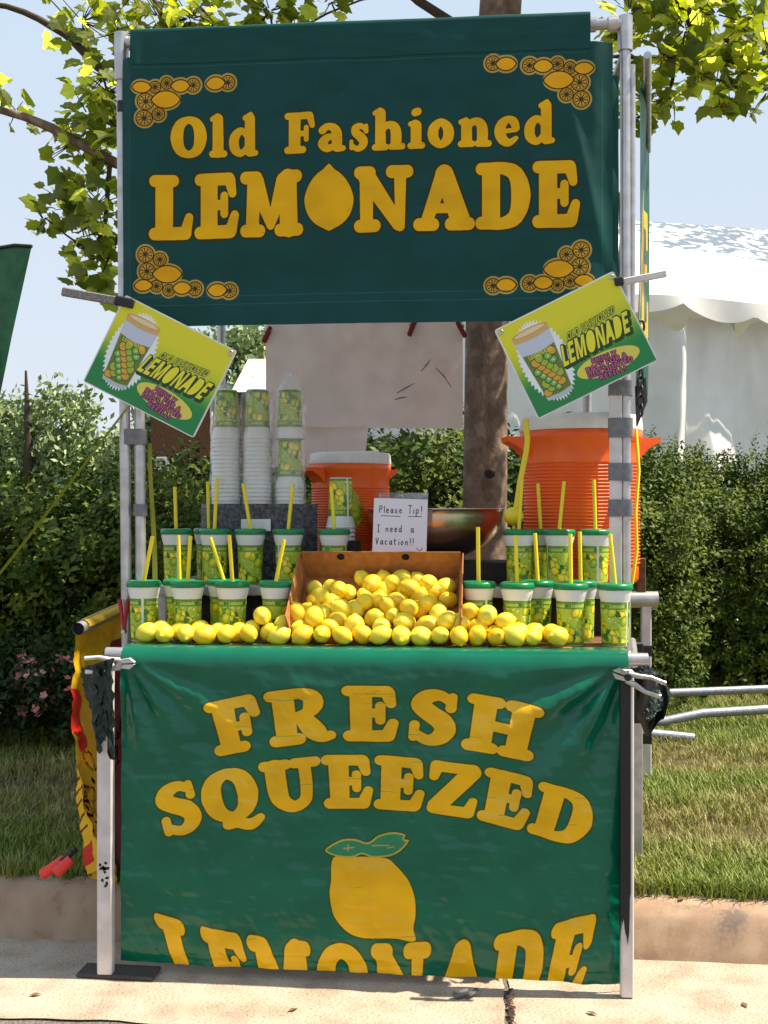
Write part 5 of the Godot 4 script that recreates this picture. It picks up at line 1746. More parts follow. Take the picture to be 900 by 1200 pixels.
	# tip card with handwriting
	var cc := Canvas.new(512, 512, 0.0, 1.0, 1.0, Color(0.86, 0.85, 0.88))
	var ink := Color(0.13, 0.13, 0.18)
	var hand := {
		"P": [[0, 0, .05, 1], [0, .95, .35, 1, .5, .75, .35, .52, .05, .5]], "l": [[.1, 1, .08, 0]], "e": [[0, .3, .4, .33, .33, .55, .12, .52, .02, .25, .15, 0, .42, .08]], "a": [[.4, .5, .15, .52, .02, .22, .15, 0, .35, .15, .42, .5], [.42, .5, .42, .05, .5, 0]], "s": [[.38, .5, .1, .5, .05, .32, .35, .2, .33, .02, 0, .02]],
		"T": [[0, 1, .6, .97], [.3, .98, .3, 0]], "i": [[.1, .5, .1, 0], [.1, .68, .11, .72]], "p": [[.05, .5, .05, -.4], [.05, .45, .3, .52, .42, .3, .3, .05, .07, .1]], "!": [[.1, 1, .1, .3], [.1, .08, .1, .03]], "I": [[0, 1, .4, 1], [.2, 1, .2, 0], [0, 0, .4, 0]], "n": [[.03, .5, .03, 0], [.03, .35, .25, .52, .38, .4, .4, 0]], "d": [[.4, .45, .15, .52, .02, .22, .15, 0, .35, .1, .42, .3], [.43, 1, .43, 0]], "V": [[0, .9, .2, 0, .45, .9]], "c": [[.38, .45, .2, .53, .03, .3, .12, .02, .4, .06]], "t": [[.15, .85, .15, .1, .3, .02], [0, .55, .35, .57]], "o": [[.2, .52, .03, .3, .15, 0, .38, .15, .36, .45, .2, .52]],
	}
	for line in [["Please", 0.11, 0.74, 0.072], ["Tip!", 0.64, 0.74, 0.085], ["I", 0.08, 0.39, 0.075], ["need", 0.24, 0.40, 0.072], ["a", 0.70, 0.40, 0.08], ["Vacation!!", 0.06, 0.17, 0.075]]:
		var x: float = line[1]
		for ch in line[0]:
			for s in hand[ch]:
				for i in range(0, s.size() - 2, 2):
					var a := Vector2(x + s[i] * line[3] * 1.35, line[2] + s[i + 1] * line[3] * 1.7)
					var b := Vector2(x + s[i + 2] * line[3] * 1.35, line[2] + s[i + 3] * line[3] * 1.7)
					cc.line(a, b, 0.0075, ink)
					cc.oval(b, 0.0075, 0.0075, 0, ink)
			x += line[3] * (0.85 if ch in ["i", "l", "!"] and ch != "!" else 0.95) * (0.55 if ch in ["l", "i", "!"] else 1.0) + 0.012
	cc.line(Vector2(0.14, 0.685), Vector2(0.50, 0.68), 0.006, ink)
	cc.line(Vector2(0.64, 0.685), Vector2(0.90, 0.69), 0.006, ink)
	for i in 8:
		var a := PI + PI * i / 8.0
		cc.line(Vector2(0.87, 0.13) + Vector2.from_angle(a) * 0.05, Vector2(0.87, 0.13) + Vector2.from_angle(a + PI / 8.0) * 0.05, 0.006, ink)
	var cm := plain(Color.WHITE, 0.8)
	cm.albedo_texture = cc.texture()
	st = begin()
	sheet(st, 8, 8, func(u: float, v: float) -> Vector3: return Vector3((u - 0.5) * 0.178, (0.5 - v) * 0.184, 0.004 * sin(u * 3.0)), Vector3(0, 0, 1))
	var card := obj("tip_card", st, cm)
	card.position = Vector3(0.051, 1.332, -0.375)
	card.rotation = Vector3(-0.1, 0.06, -0.03)
	describe(card, "white card with handwriting Please Tip! I need a Vacation!!", "card")
	# crumpled yellow-green bag left of the bowl
	st = begin()
	var f := FastNoiseLite.new()
	f.frequency = 9.0
	sheet(st, 20, 16, func(u: float, v: float) -> Vector3:
		var a := u * TAU
		var r := 0.034 * sin(PI * clampf(v * 0.9 + 0.08, 0, 1)) * (1.0 + 0.5 * f.get_noise_2d(cos(a), v + sin(a)))
		return Vector3(cos(a) * r, v * 0.15, sin(a) * r), Vector3(0, 0, 1))
	var bag := obj("green_bag", st, see_through(Color(0.62, 0.66, 0.10, 0.75), 0.4))
	bag.position = Vector3(-0.135, 1.31, -0.62)
	describe(bag, "crumpled translucent yellow-green plastic bag beside the small cooler", "bag")

# ------------------------------------------------------------------ cups
var cup_mesh := {}

func cup_print() -> ImageTexture:
	var c := Canvas.new(1024, 480, 0.0, 0.135, 0.288, Color(0.66, 0.74, 0.22))
	var r2 := RandomNumberGenerator.new()
	r2.seed = 31
	for i in 160:
		var o := Vector2(r2.randf() * 0.288, r2.randf() * 0.112)
		c.oval(o, r2.randf_range(0.002, 0.006), r2.randf_range(0.001, 0.003), r2.randf() * 3.0, [Color(0.80, 0.86, 0.42), Color(0.50, 0.64, 0.16), Color(0.86, 0.90, 0.62)][i % 3])
	var deep := Color(0.20, 0.34, 0.05)
	for i in 46:
		var u := fmod(i * 0.6180339, 1.0)
		var o := Vector2(u * 0.288, 0.006 + 0.100 * fmod(i * 0.7548776, 1.0))
		var a := r2.randf() * TAU
		if i % 3 == 1:
			var tip := Vector2.from_angle(a)
			for g in [[0.0022, deep], [0.0, [Color(0.08, 0.38, 0.10), Color(0.16, 0.50, 0.16), Color(0.28, 0.56, 0.24)][i % 9 / 3]]]:
				c.fill([PackedVector2Array([o - tip * (0.016 + g[0]), o - tip * 0.006 + tip.orthogonal() * (0.0068 + g[0]), o + tip * 0.006 + tip.orthogonal() * (0.006 + g[0]), o + tip * (0.017 + g[0]), o + tip * 0.006 - tip.orthogonal() * (0.006 + g[0]), o - tip * 0.006 - tip.orthogonal() * (0.0068 + g[0])])], g[1])
			c.line(o - tip * 0.012, o + tip * 0.013, 0.0004, Color(0.40, 0.66, 0.30))
		else:
			var rx := r2.randf_range(0.0145, 0.019)
			var ry := rx * 0.82
			var pal: Array = [[Color(0.60, 0.68, 0.06), Color(0.78, 0.80, 0.12), Color(0.90, 0.88, 0.26)], [Color(0.80, 0.70, 0.05), Color(0.92, 0.84, 0.10), Color(0.96, 0.92, 0.36)], [Color(0.46, 0.58, 0.08), Color(0.62, 0.72, 0.12), Color(0.76, 0.82, 0.26)]][i % 5 % 3]
			c.oval(o, rx + 0.0011, ry + 0.0011, a, deep, 0.12)
			c.oval(o, rx, ry, a, pal[0], 0.12)
			c.oval(o + Vector2(0.001, 0.0012), rx * 0.82, ry * 0.80, a, pal[1], 0.1)
			c.oval(o + Vector2(0.002, 0.003), rx * 0.45, ry * 0.40, a, pal[2])
			for k in 14:
				c.oval(o + Vector2.from_angle(r2.randf() * TAU) * rx * 0.7 * sqrt(r2.randf()), 0.0006, 0.0004, 0, pal[0])
	# bands with the word round the cup
	c.fill([PackedVector2Array([Vector2(0, 0.112), Vector2(0.288, 0.112), Vector2(0.288, 0.135), Vector2(0, 0.135)])], Color(0.40, 0.55, 0.10))
	c.fill([PackedVector2Array([Vector2(0, 0.0), Vector2(0.288, 0.0), Vector2(0.288, 0.009), Vector2(0, 0.009)])], Color(0.36, 0.54, 0.10))
	for i in 4:
		glyphs(c, "Droid Serif", 700, "Lemonade", func(v: Vector2) -> Vector2: return Vector2(0.010 + i * 0.072 + v.x * 0.052, 0.117 + v.y * 0.0115), Color(0.82, 0.88, 0.52))
		c.oval(Vector2(0.067 + i * 0.072, 0.122), 0.0035, 0.005, 0.4, Color(0.16, 0.42, 0.10))
	return c.texture()

func new_cup(upside := false, label_on := true, white_only := false) -> Node3D:
	var o := Node3D.new()
	var st := begin()
	lathe(st, [Vector2(0.0, 0.001), Vector2(0.0385, 0.0), Vector2(0.0395, 0.003), Vector2(0.0435, 0.135), Vector2(0.0445, 0.139), Vector2(0.0475, 0.150), Vector2(0.0505, 0.165), Vector2(0.0510, 0.171), Vector2(0.0525, 0.172), Vector2(0.0525, 0.176), Vector2(0.0505, 0.176), Vector2(0.0485, 0.165), Vector2(0.0425, 0.138), Vector2(0.038, 0.006), Vector2(0.0, 0.005)], 28)
	obj("body", st, M.cup_white, o)
	if label_on:
		st = begin()
		lathe(st, [Vector2(0.04005, 0.003), Vector2(0.0420, 0.068), Vector2(0.0440, 0.1345)], 28, Vector3.ZERO, Basis(), 0.09, TAU - 0.09)
		obj("sleeve_print", st, M.cup_print, o)
	return o

func drink(label: String, at: Vector3, turn: float, straw: Vector3, group: String) -> void:
	var o := new_cup()
	o.name = numbered("lemonade_cup")
	add_child(o)
	o.position = at
	o.rotation.y = turn
	describe(o, label, "cup", group)
	var st := begin()
	lathe(st, [Vector2(0.0535, 0.170), Vector2(0.0545, 0.172), Vector2(0.0545, 0.180), Vector2(0.0535, 0.185), Vector2(0.050, 0.1885), Vector2(0.047, 0.1895), Vector2(0.045, 0.188), Vector2(0.0, 0.1885)], 28)
	var lid := obj("lid", st, M.lid, o)
	st = begin()
	var s := straw.rotated(Vector3.UP, -turn)
	var foot := Vector3(0, 0.02, 0) - Vector3(s.x, 0, s.z) * 0.7
	var p := Vector3(0, 0.1885, 0)
	var d := Vector3(s.x, 1.0, s.z)
	tube(st, [p - d * 0.12, p, p + d * straw.y * 0.72, p + d * straw.y * 0.76, p + d * straw.y], 0.0063, 8)
	obj("straw", st, M.straw, lid)

func cups() -> void:
	M.cup_white = plain(Color(0.90, 0.90, 0.89), 0.35)
	M.cup_white.backlight_enabled = true
	M.cup_white.backlight = Color(0.3, 0.3, 0.3)
	M.cup_print = plain(Color.WHITE, 0.3)
	M.cup_print.albedo_texture = cup_print()
	M.lid = mottled(Color(0.02, 0.46, 0.25), Color(0.03, 0.52, 0.29), 0.02, 8.0, 0.3, 0.0, 141)
	M.straw = plain(Color(0.96, 0.87, 0.18), 0.35)
	M.straw.backlight_enabled = true
	M.straw.backlight = Color(0.4, 0.36, 0.1)
	var front := [
		["lemonade cup at the left end of the front row, straw leaning right", -0.744, -0.150, 0.2, Vector3(0.20, 0.140, 0)],
		["lemonade cup in front row half hidden behind its neighbour, second from the left", -0.655, -0.245, 1.5, Vector3(-0.03, 0.142, 0)],
		["lemonade cup hiding part of another, third from the left in the front row", -0.600, -0.140, 2.6, Vector3(0.06, 0.142, 0)],
		["lemonade cup in the front row whose straw leans far left, fourth from the left", -0.512, -0.250, 3.7, Vector3(-0.32, 0.135, 0)],
		["lemonade cup with an upright straw, fifth from the left in the front row", -0.460, -0.150, 2.9, Vector3(-0.07, 0.145, 0)],
		["lemonade cup next to the left wall of the lemon box, straw leaning right", -0.326, -0.175, 5.0, Vector3(0.20, 0.130, 0)],
		["lemonade cup next to the right wall of the lemon box, tall straight straw", 0.309, -0.190, 0.6, Vector3(-0.01, 0.170, 0)],
		["lemonade cup in the front row at right, second cup from the lemon box", 0.428, -0.170, 1.9, Vector3(-0.03, 0.145, 0)],
		["lemonade cup half hidden behind two others, right of the lemon box", 0.496, -0.270, 3.2, Vector3(-0.06, 0.150, 0)],
		["lemonade cup right of the half hidden one in the front row", 0.590, -0.150, 4.4, Vector3(-0.01, 0.150, 0)],
		["lemonade cup peeping out behind its neighbour, second from the right end", 0.630, -0.265, 5.2, Vector3(-0.02, 0.155, 0)],
		["lemonade cup at the right end of the front row in front of the pole", 0.722, -0.140, 0.9, Vector3(-0.10, 0.150, 0)],
	]
	for c in front:
		drink(c[0], Vector3(c[1], 0.9745, c[2]), c[3], c[4], "lidded lemonade cups on the counter")
	var rear := [
		["lemonade cup at the left end of the raised row, short straw", -0.728, -0.465, 0.4, Vector3(-0.03, 0.145, 0)],
		["lemonade cup half hidden behind the leftmost raised one", -0.640, -0.57, 2.1, Vector3(-0.02, 0.165, 0)],
		["lemonade cup third from the left in the raised row beside the grey crate", -0.590, -0.450, 3.3, Vector3(0.05, 0.175, 0)],
		["lemonade cup below the middle cup stack, straw leaning left", -0.467, -0.455, 4.1, Vector3(-0.16, 0.155, 0)],
		["lemonade cup below the right cup stack, straw leaning right", -0.336, -0.455, 5.6, Vector3(0.10, 0.155, 0)],
		["lemonade cup in front of the small upturned stack beside the lemon box", -0.178, -0.450, 1.2, Vector3(-0.07, 0.145, 0)],
		["raised lemonade cup nearest the steel bowl, yellow ball sipper standing behind it", 0.443, -0.455, 2.3, Vector3(0.06, 0.165, 0)],
		["lemonade cup half hidden in the raised row in front of the big cooler", 0.520, -0.55, 3.9, Vector3(-0.06, 0.155, 0)],
		["lemonade cup in front of the big cooler, straw leaning right", 0.576, -0.450, 5.1, Vector3(0.10, 0.160, 0)],
		["lemonade cup at the right end of the raised row behind the pole", 0.695, -0.455, 0.1, Vector3(-0.03, 0.165, 0)],
	]
	for c in rear:
		drink(c[0], Vector3(c[1], 1.1335, c[2]), c[3], c[4], "lidded lemonade cups on the raised shelf")
	# grey plastic crate and the bagged stacks on it
	var gm := mottled(Color(0.20, 0.20, 0.215), Color(0.40, 0.40, 0.42), 0.02, 5.0, 0.4, 0.0, 142, 1.2)
	var cr := thing("bagged_crate", "crate wrapped in grey plastic with a white label, under the cup stacks", "crate", Vector3(-0.475, 1.134, -0.69))
	var st := begin()
	var f := FastNoiseLite.new()
	f.frequency = 5.0
	box(st, Vector3(0, 0.135, 0), Vector3(0.37, 0.27, 0.24), Basis(), 0.01)
	obj("box", st, gm, cr)
	st = begin()
	sheet(st, 40, 20, func(u: float, v: float) -> Vector3:
		var x := lerpf(-0.205, 0.215, u)
		return Vector3(x, lerpf(0.275, 0.0, v), 0.125 + 0.022 * absf(f.get_noise_2d(u * 1.5, v)) + 0.012 * v - 0.06 * pow(absf(u - 0.5) * 2.0, 4.0)), Vector3(0, 0, 1))
	obj("wrapping", st, gm, cr)
	st = begin()
	box(st, Vector3(0.01, 0.20, 0.152), Vector3(0.105, 0.042, 0.003))
	obj("label_sticker", st, M.white, cr)
	var stack := func(x: float, z: float, y0: float, n: int, top_label: String, rim_label: String, turn: float, grp: String) -> float:
		for i in n:
			var last := i == n - 1
			var o := new_cup(true, last)
			o.name = numbered("upturned_cup")
			add_child(o)
			o.rotation = Vector3(PI, turn + i * 0.3, 0)
			o.position = Vector3(x, y0 + i * 0.0147 + 0.176, z)
			describe(o, top_label if last else rim_label % ordinal(i), "cup", grp)
		return y0 + (n - 1) * 0.0147 + 0.176
	stack.call(-0.594, -0.64, 1.405, 17, "topmost lemon print cup of the left bagged stack", "upturned white cup, %s from the bottom of the left bagged stack", 2.4, "cups nested in the left bagged stack")
	stack.call(-0.480, -0.64, 1.405, 17, "topmost lemon print cup of the middle bagged stack", "upturned white cup, %s from the bottom of the middle bagged stack", 0.9, "cups nested in the middle bagged stack")
	var y: float = stack.call(-0.363, -0.64, 1.405, 5, "lower printed cup of the right bagged stack, just above the plain rims", "upturned white cup, %s from the bottom of the right bagged stack", 4.0, "cups in the right bagged stack")
	stack.call(-0.363, -0.64, y, 1, "topmost lemon print cup of the right bagged stack", "", 1.7, "cups in the right bagged stack")
	stack.call(-0.175, -0.60, 1.28, 4, "top cup of the small upturned stack beside the orange cooler", "plain rim, %s from the bottom of the small upturned stack beside the cooler", 3.0, "cups in the small stack")
	st = begin()
	box(st, Vector3(-0.175, 1.207, -0.61), Vector3(0.13, 0.145, 0.12))
	describe(obj("small_box", st, M.black), "small black box under the short upturned cup stack", "box")
	# clear bags
	var film := see_through(Color(0.92, 0.93, 0.95, 0.13), 0.12)
	film.normal_enabled = true
	for b in [[-0.594, "left", 0.43], [-0.480, "middle", 0.47], [-0.363, "right", 0.46]]:
		st = begin()
		sheet(st, 36, 30, func(u: float, v: float) -> Vector3:
			var a := u * TAU
			var r := 0.056 + 0.010 * f.get_noise_3d(cos(a) * 0.6, v * 2.2 + b[0] * 9.0, sin(a) * 0.6)
			if v > 0.86:
				r *= 1.0 - 0.9 * pow((v - 0.86) / 0.14, 0.8) * (0.85 + 0.35 * f.get_noise_2d(u * 5.0, v * 3.0))
			return Vector3(cos(a) * r, v * b[2] + (0.02 * f.get_noise_2d(cos(a) * 1.5, sin(a) * 1.5) if v > 0.86 else 0.0), sin(a) * r), Vector3(0, 0, 1))
		var bag := obj("clear_bag", st, film)
		bag.position = Vector3(b[0], 1.408, -0.64)
		describe(bag, "crinkled clear plastic bag round the %s cup stack" % b[1], "bag")
	# novelty sipper: a yellow ball with a long bent straw
	var sp := thing("ball_sipper", "yellow lemon shaped ball with a tall bent yellow straw, in front of the big cooler", "sipper", Vector3(0.428, 1.366, -0.52))
	st = begin()
	var pr := []
	for i in 13:
		var a := PI * i / 12.0
		pr.append(Vector2(sin(a) * 0.034, -cos(a) * 0.032))
	lathe(st, pr, 20)
	obj("ball", st, M.yellow, sp)
	st = begin()
	tube(st, [Vector3(0.008, 0.03, 0), Vector3(0.02, 0.11, 0), Vector3(0.042, 0.22, 0), Vector3(0.046, 0.26, 0), Vector3(0.040, 0.33, 0)], 0.010, 10)
	obj("straw", st, M.straw, sp)
	st = begin()
	tube(st, [Vector3(0, -0.23, 0), Vector3(0, -0.03, 0)], 0.006, 6)
	obj("stem", st, M.straw, sp)

# ------------------------------------------------------------------ lemons and their box
func lemons() -> void:
	var st := begin()
	var pr := []
	for i in 19:
		var a := PI * i / 18.0
		var y := -cos(a)
		var r := pow(sin(a), 0.92) * 0.0292
		var l := y * 0.0345
		if absf(y) > 0.93:
			l += signf(y) * 0.0045 * (absf(y) - 0.93) / 0.07
			r *= 0.8
		pr.append(Vector2(r, l))
	lathe(st, pr, 22)
	st.generate_normals()
	var mesh := st.commit()
	var skins := []
	for k in 4:
		var m := plain(Color.WHITE, 0.38)
		var base := [Color(0.97, 0.84, 0.14), Color(0.97, 0.87, 0.21), Color(0.97, 0.79, 0.10), Color(0.93, 0.85, 0.22)][k] as Color
		m.albedo_texture = noise_tex(0.012, [[0.25, base.darkened(0.08)], [0.6, base], [0.85, base.lerp(Color(0.80, 0.80, 0.30), 0.35)]], 150 + k, 256, 4)
		m.uv1_triplanar = true
		m.uv1_scale = Vector3.ONE * 9.0
		m.normal_enabled = true
		m.normal_texture = noise_tex(0.16, [], 155, 256, 2, true, 5.0)
		m.normal_scale = 0.8
		skins.append(m)
	var put := func(p: Vector3, label: String, group: String) -> void:
		var o := show_mesh("lemon", mesh, skins[rng.randi() % 4])
		o.position = p
		o.rotation = Vector3(PI / 2 + jit(0.6), rng.randf() * TAU, jit(0.5)) if rng.randf() < 0.75 else Vector3(jit(0.7), rng.randf() * TAU, jit(0.7))
		var s := rng.randf_range(0.86, 1.10)
		o.scale = Vector3(s, s * rng.randf_range(0.94, 1.06), s)
		describe(o, label, "lemon", group)
	var row := [Vector2(-0.701, 1.006), Vector2(-0.644, 1.006), Vector2(-0.584, 1.006), Vector2(-0.513, 1.006), Vector2(-0.456, 1.006), Vector2(-0.386, 1.006), Vector2(-0.288, 1.006), Vector2(-0.223, 1.006), Vector2(-0.164, 1.006), Vector2(-0.101, 1.006), Vector2(-0.036, 1.006), Vector2(0.021, 1.006), Vector2(0.078, 1.006), Vector2(0.135, 1.006), Vector2(0.192, 1.006), Vector2(0.249, 1.006), Vector2(0.306, 1.006), Vector2(0.363, 1.006), Vector2(0.420, 1.006), Vector2(0.477, 1.006), Vector2(0.543, 1.006)]
	for i in row.size():
		put.call(Vector3(row[i].x + jit(0.005), 1.0095 + jit(0.003), -0.038 + jit(0.014)), "yellow lemon, %s from the left along the counter's front edge" % ordinal(i), "lemons lying along the front edge of the counter")
	var second := [Vector3(-0.387, 1.020, -0.088), Vector3(-0.331, 1.010, -0.086), Vector3(-0.283, 1.040, -0.086), Vector3(-0.232, 1.024, -0.087), Vector3(-0.145, 1.026, -0.086), Vector3(0.252, 1.046, -0.085), Vector3(0.306, 1.032, -0.085), Vector3(0.360, 1.010, -0.086), Vector3(0.390, 1.052, -0.080), Vector3(0.432, 1.016, -0.085), Vector3(0.527, 1.016, -0.082)]
	for i in second.size():
		put.call(second[i], "yellow lemon, %s from the left in the second row on the counter" % ordinal(i), "lemons behind the front row on the counter")
	var heap := [
		["top", [Vector3(-0.216, 1.131, -0.260), Vector3(-0.160, 1.135, -0.264), Vector3(-0.106, 1.123, -0.249), Vector3(-0.067, 1.164, -0.307), Vector3(-0.050, 1.117, -0.239), Vector3(0.003, 1.161, -0.302), Vector3(0.010, 1.127, -0.253), Vector3(0.060, 1.163, -0.302), Vector3(0.080, 1.129, -0.259), Vector3(0.118, 1.157, -0.292), Vector3(0.170, 1.127, -0.251)]],
		["middle", [Vector3(-0.208, 1.098, -0.210), Vector3(-0.153, 1.089, -0.198), Vector3(-0.078, 1.074, -0.174), Vector3(-0.003, 1.095, -0.206), Vector3(0.057, 1.099, -0.211), Vector3(0.121, 1.112, -0.223), Vector3(0.121, 1.075, -0.180), Vector3(0.215, 1.103, -0.215)]],
		["lower", [Vector3(-0.230, 1.067, -0.168), Vector3(-0.175, 1.059, -0.153), Vector3(-0.124, 1.044, -0.127), Vector3(-0.068, 1.030, -0.093), Vector3(-0.011, 1.053, -0.140), Vector3(0.015, 1.030, -0.093), Vector3(0.043, 1.061, -0.153), Vector3(0.083, 1.042, -0.117), Vector3(0.158, 1.034, -0.093), Vector3(0.186, 1.064, -0.155)]],
	]
	for h in heap:
		for i in h[1].size():
			put.call(h[1][i], "yellow lemon, %s from the left in the %s part of the boxed heap" % [ordinal(i), h[0]], "lemons heaped in the cardboard box")
	var crown := [Vector3(-0.19, 1.118, -0.205), Vector3(-0.135, 1.132, -0.225), Vector3(-0.03, 1.150, -0.255), Vector3(0.035, 1.152, -0.260), Vector3(0.095, 1.138, -0.225), Vector3(0.150, 1.150, -0.255), Vector3(0.205, 1.140, -0.262), Vector3(0.03, 1.088, -0.155), Vector3(-0.045, 1.098, -0.170), Vector3(0.155, 1.096, -0.175), Vector3(-0.115, 1.080, -0.145), Vector3(0.095, 1.084, -0.140)]
	for i in crown.size():
		put.call(crown[i], "yellow lemon lying on top of the boxed heap, %s of the upper layer" % ordinal(i), "lemons heaped in the cardboard box")
	var loose := [Vector3(-0.672, 1.014, -0.086), Vector3(-0.612, 1.012, -0.084), Vector3(-0.548, 1.014, -0.083), Vector3(-0.486, 1.013, -0.086), Vector3(-0.352, 1.062, -0.085), Vector3(-0.192, 1.060, -0.092), Vector3(-0.425, 1.012, -0.082), Vector3(0.280, 1.080, -0.090), Vector3(0.335, 1.068, -0.092), Vector3(0.475, 1.018, -0.084), Vector3(-0.245, 1.070, -0.095), Vector3(0.215, 1.050, -0.080)]
	for i in loose.size():
		put.call(loose[i], "yellow lemon piled on others beside the box, %s from the left of the third row" % ordinal(i), "lemons behind the front row on the counter")
	# the tilted cardboard tray
	var d := Vector3(0, 0.571, -0.821)
	var nrm := Vector3(0, 0.821, 0.571)
	var o := Vector3(0, 0.985, -0.082)
	var t := thing("cardboard_box", "shallow brown cardboard box tilted toward the front, heaped with lemons", "box", Vector3.ZERO)
	var card := mottled(Color(0.60, 0.38, 0.18), Color(0.68, 0.45, 0.24), 0.02, 3.0, 0.85, 0.0, 161)
	var B := Basis(Vector3.RIGHT, nrm, -d)
	var panel := func(called: String, c: Vector3, size: Vector3, lean := Basis()) -> MeshInstance3D:
		var s := begin()
		box(s, Vector3.ZERO, size, Basis(), 0.0015)
		var p := obj(called, s, card, t)
		p.transform = Transform3D(B * lean, o + B * c)
		return p
	panel.call("bottom_panel", Vector3(-0.005, 0, -0.155), Vector3(0.50, 0.004, 0.315))
	panel.call("front_panel", Vector3(-0.005, 0.012, 0.004), Vector3(0.50, 0.034, 0.004))
	panel.call("side_panel", Vector3(-0.262, 0.05, -0.155), Vector3(0.004, 0.108, 0.32), Basis(Vector3(0, 0, 1), 0.14))
	panel.call("side_panel", Vector3(0.252, 0.05, -0.155), Vector3(0.004, 0.108, 0.32), Basis(Vector3(0, 0, 1), -0.14))
	panel.call("back_panel", Vector3(-0.005, 0.052, -0.314), Vector3(0.515, 0.112, 0.004))
	for x in [-0.135, 0.075]:
		var s := begin()
		lathe(s, [Vector2(0.0, 0.0), Vector2(0.0125, 0.0), Vector2(0.0125, -0.0008)], 18, Vector3.ZERO, rot(PI / 2, 0, 0))
		var hole := obj("vent_hole", s, plain(Color(0.04, 0.03, 0.025), 0.9), t)
		hole.transform = Transform3D(B, o + B * Vector3(x, 0.088, -0.3112))
	st = begin()
	box(st, Vector3(0, 1.02, -0.28), Vector3(0.42, 0.09, 0.12))
	obj("prop_block", st, M.black, t)

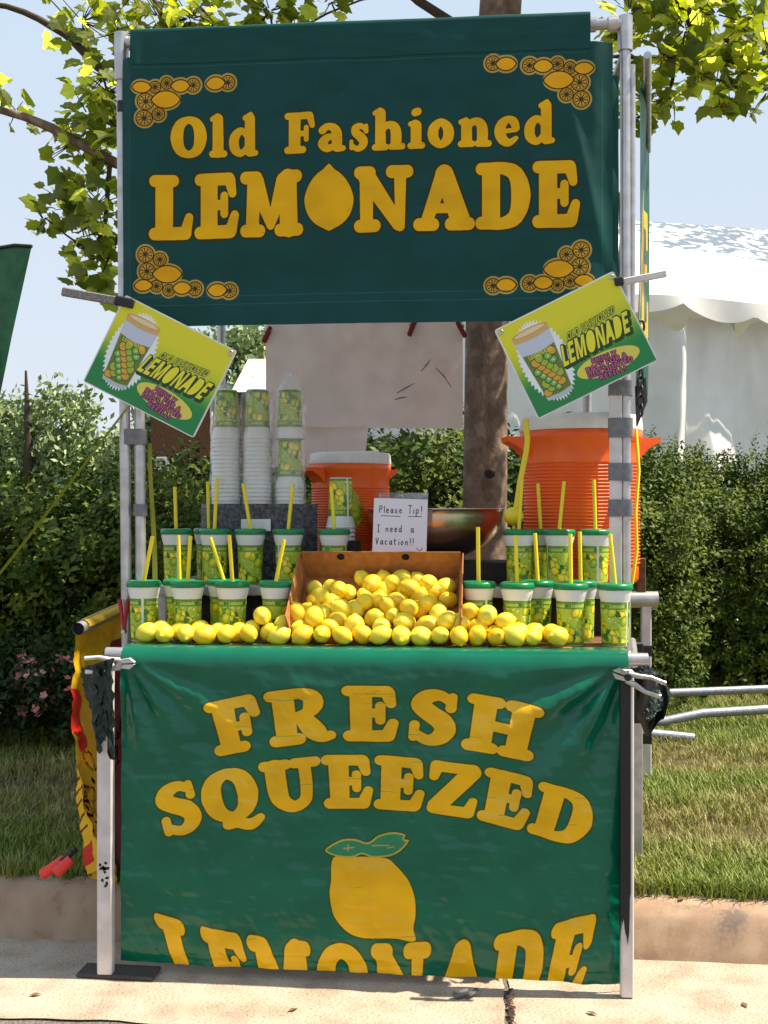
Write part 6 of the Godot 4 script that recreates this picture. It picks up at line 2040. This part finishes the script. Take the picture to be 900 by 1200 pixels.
# ------------------------------------------------------------------ straps and the banner at the left side
func side_pieces() -> void:
	var st := begin()
	var a := Vector3(-0.80, 1.715, -0.165)
	var b := Vector3(-2.18, 0.20, -0.35)
	sheet(st, 2, 60, func(u: float, v: float) -> Vector3:
		var p := a.lerp(b, v) + Vector3(0, -0.05 * sin(PI * v), 0)
		var tw := 0.15 + v * 2.4
		var n := Vector3(0.72, -0.69, 0).cross(Vector3(0, 0, 1)).normalized()
		return p + (n * cos(tw) + Vector3(0, 0, 1) * sin(tw)) * (u - 0.5) * lerpf(0.042, 0.016, v), Vector3(0, 0, 1))
	describe(obj("tie_down_strap", st, mottled(Color(0.50, 0.55, 0.12), Color(0.60, 0.64, 0.18), 0.1, 8.0, 0.7, 0.0, 171)), "yellow-green strap running from the left pole down to the grass", "strap")
	st = begin()
	tube(st, [b + Vector3(0.02, 0.04, 0), b + Vector3(-0.05, -0.10, 0)], 0.012, 8)
	describe(obj("ground_stake", st, M.alu), "metal stake in the grass holding the tie-down strap", "stake")
	st = begin()
	sheet(st, 2, 30, func(u: float, v: float) -> Vector3:
		return Vector3(-0.745 + (u - 0.5) * 0.015 * (0.8 + 0.5 * v) + 0.025 * v, lerpf(1.60, 0.98, v), -0.215 + 0.006 * sin(v * 9.0)), Vector3(0, 0, 1))
	describe(obj("yellow_strap", st, mottled(Color(0.52, 0.53, 0.12), Color(0.60, 0.60, 0.18), 0.1, 8.0, 0.6, 0.0, 172)), "yellow strap hanging along the inner left pole behind the cups", "strap")
	# left side rail and its yellow banner
	var t := thing("yellow_banner", "creased yellow banner with red print draped over a tube at the stall's left side", "banner", Vector3.ZERO)
	st = begin()
	var ra := Vector3(-0.978, 1.003, -0.20)
	var rb := Vector3(-0.99, 1.045, -0.98)
	tube(st, [ra, rb], 0.021, 14, false)
	tube(st, [rb, ra + Vector3(0, 0, -0.02)], 0.016, 14, false)
	obj("rail", st, M.alu, t)
	st = begin()
	lathe(st, [Vector2(0.0, 0.0), Vector2(0.018, 0.0)], 14, ra + Vector3(0, 0, -0.012), rot(PI / 2, 0, 0))
	obj("rail_bore", st, plain(Color(0.02, 0.02, 0.02), 0.9), t)
	var c := Canvas.new(512, 768, 0.0, 1.5, 1.0, Color(0.88, 0.70, 0.10))
	var rd := Color(0.80, 0.13, 0.06)
	c.fill([PackedVector2Array([Vector2(0.0, 0.98), Vector2(0.16, 0.95), Vector2(0.24, 0.80), Vector2(0.30, 0.66), Vector2(0.24, 0.60), Vector2(0.10, 0.66), Vector2(0.0, 0.74)])], rd)
	c.fill([PackedVector2Array([Vector2(0.42, 1.12), Vector2(1.0, 1.14), Vector2(1.0, 0.0), Vector2(0.62, 0.0), Vector2(0.5, 0.5)])], Color(0.45, 0.08, 0.05))
	for i in 5:
		c.line(Vector2(0.05, 0.52 - i * 0.07), Vector2(0.30, 0.46 - i * 0.07), 0.008, Color(0.45, 0.10, 0.06))
	c.fill([PackedVector2Array([Vector2(0.05, 0.16), Vector2(0.2, 0.12), Vector2(0.22, 0.03), Vector2(0.06, 0.05)])], rd)
	var m := plain(Color.WHITE, 0.5)
	m.albedo_texture = c.texture()
	m.backlight_enabled = true
	m.backlight = Color(0.35, 0.3, 0.1)
	var f := FastNoiseLite.new()
	f.frequency = 2.5
	st = begin()
	sheet(st, 60, 70, func(u: float, v: float) -> Vector3:
		# over the tube first, then down the outside; gathered towards the hem
		var top := ra.lerp(rb, 0.06 + 0.9 * u)
		if v < 0.12:
			var q := v / 0.12 * PI - PI * 0.5
			return top + Vector3(-sin(q) * 0.024, cos(q) * 0.024, 0)
		var w := (v - 0.12) / 0.88
		var z := lerpf(top.z, lerpf(-0.24, -0.42, u), smoothstep(0.0, 1.0, w))
		var x := top.x - 0.024 + 0.10 * u * smoothstep(0.05, 0.5, w) + 0.030 * sin(u * 16.0 + w * 2.0) * (0.25 + w) + 0.02 * f.get_noise_2d(u * 2.0, w * 3.0) + 0.055 * w - 0.05 * sin(PI * w)
		return Vector3(x, top.y - w * (0.78 + 0.1 * sin(u * 3.0)), z), Vector3(-1, 0, 0.6))
	obj("cloth", st, m, t)
	# pair of red clip handles standing behind the leftmost cup
	var rc := thing("red_clip", "small red handled clip behind the leftmost cup", "clip", Vector3(-0.812, 1.05, -0.16))
	for s in [-1.0, 1.0]:
		st = begin()
		tube(st, [Vector3(0, -0.05, 0), Vector3(0.006 * s, 0.0, 0), Vector3(0.014 * s, 0.052, 0)], [0.004, 0.006, 0.008], 8)
		obj("handle", st, plain(Color(0.62, 0.12, 0.18), 0.5), rc)
	st = begin()
	tube(st, [Vector3(0, -0.05, -0.01), Vector3(0, -0.05, 0.01)], 0.007, 8)
	obj("spring", st, M.chrome, rc)
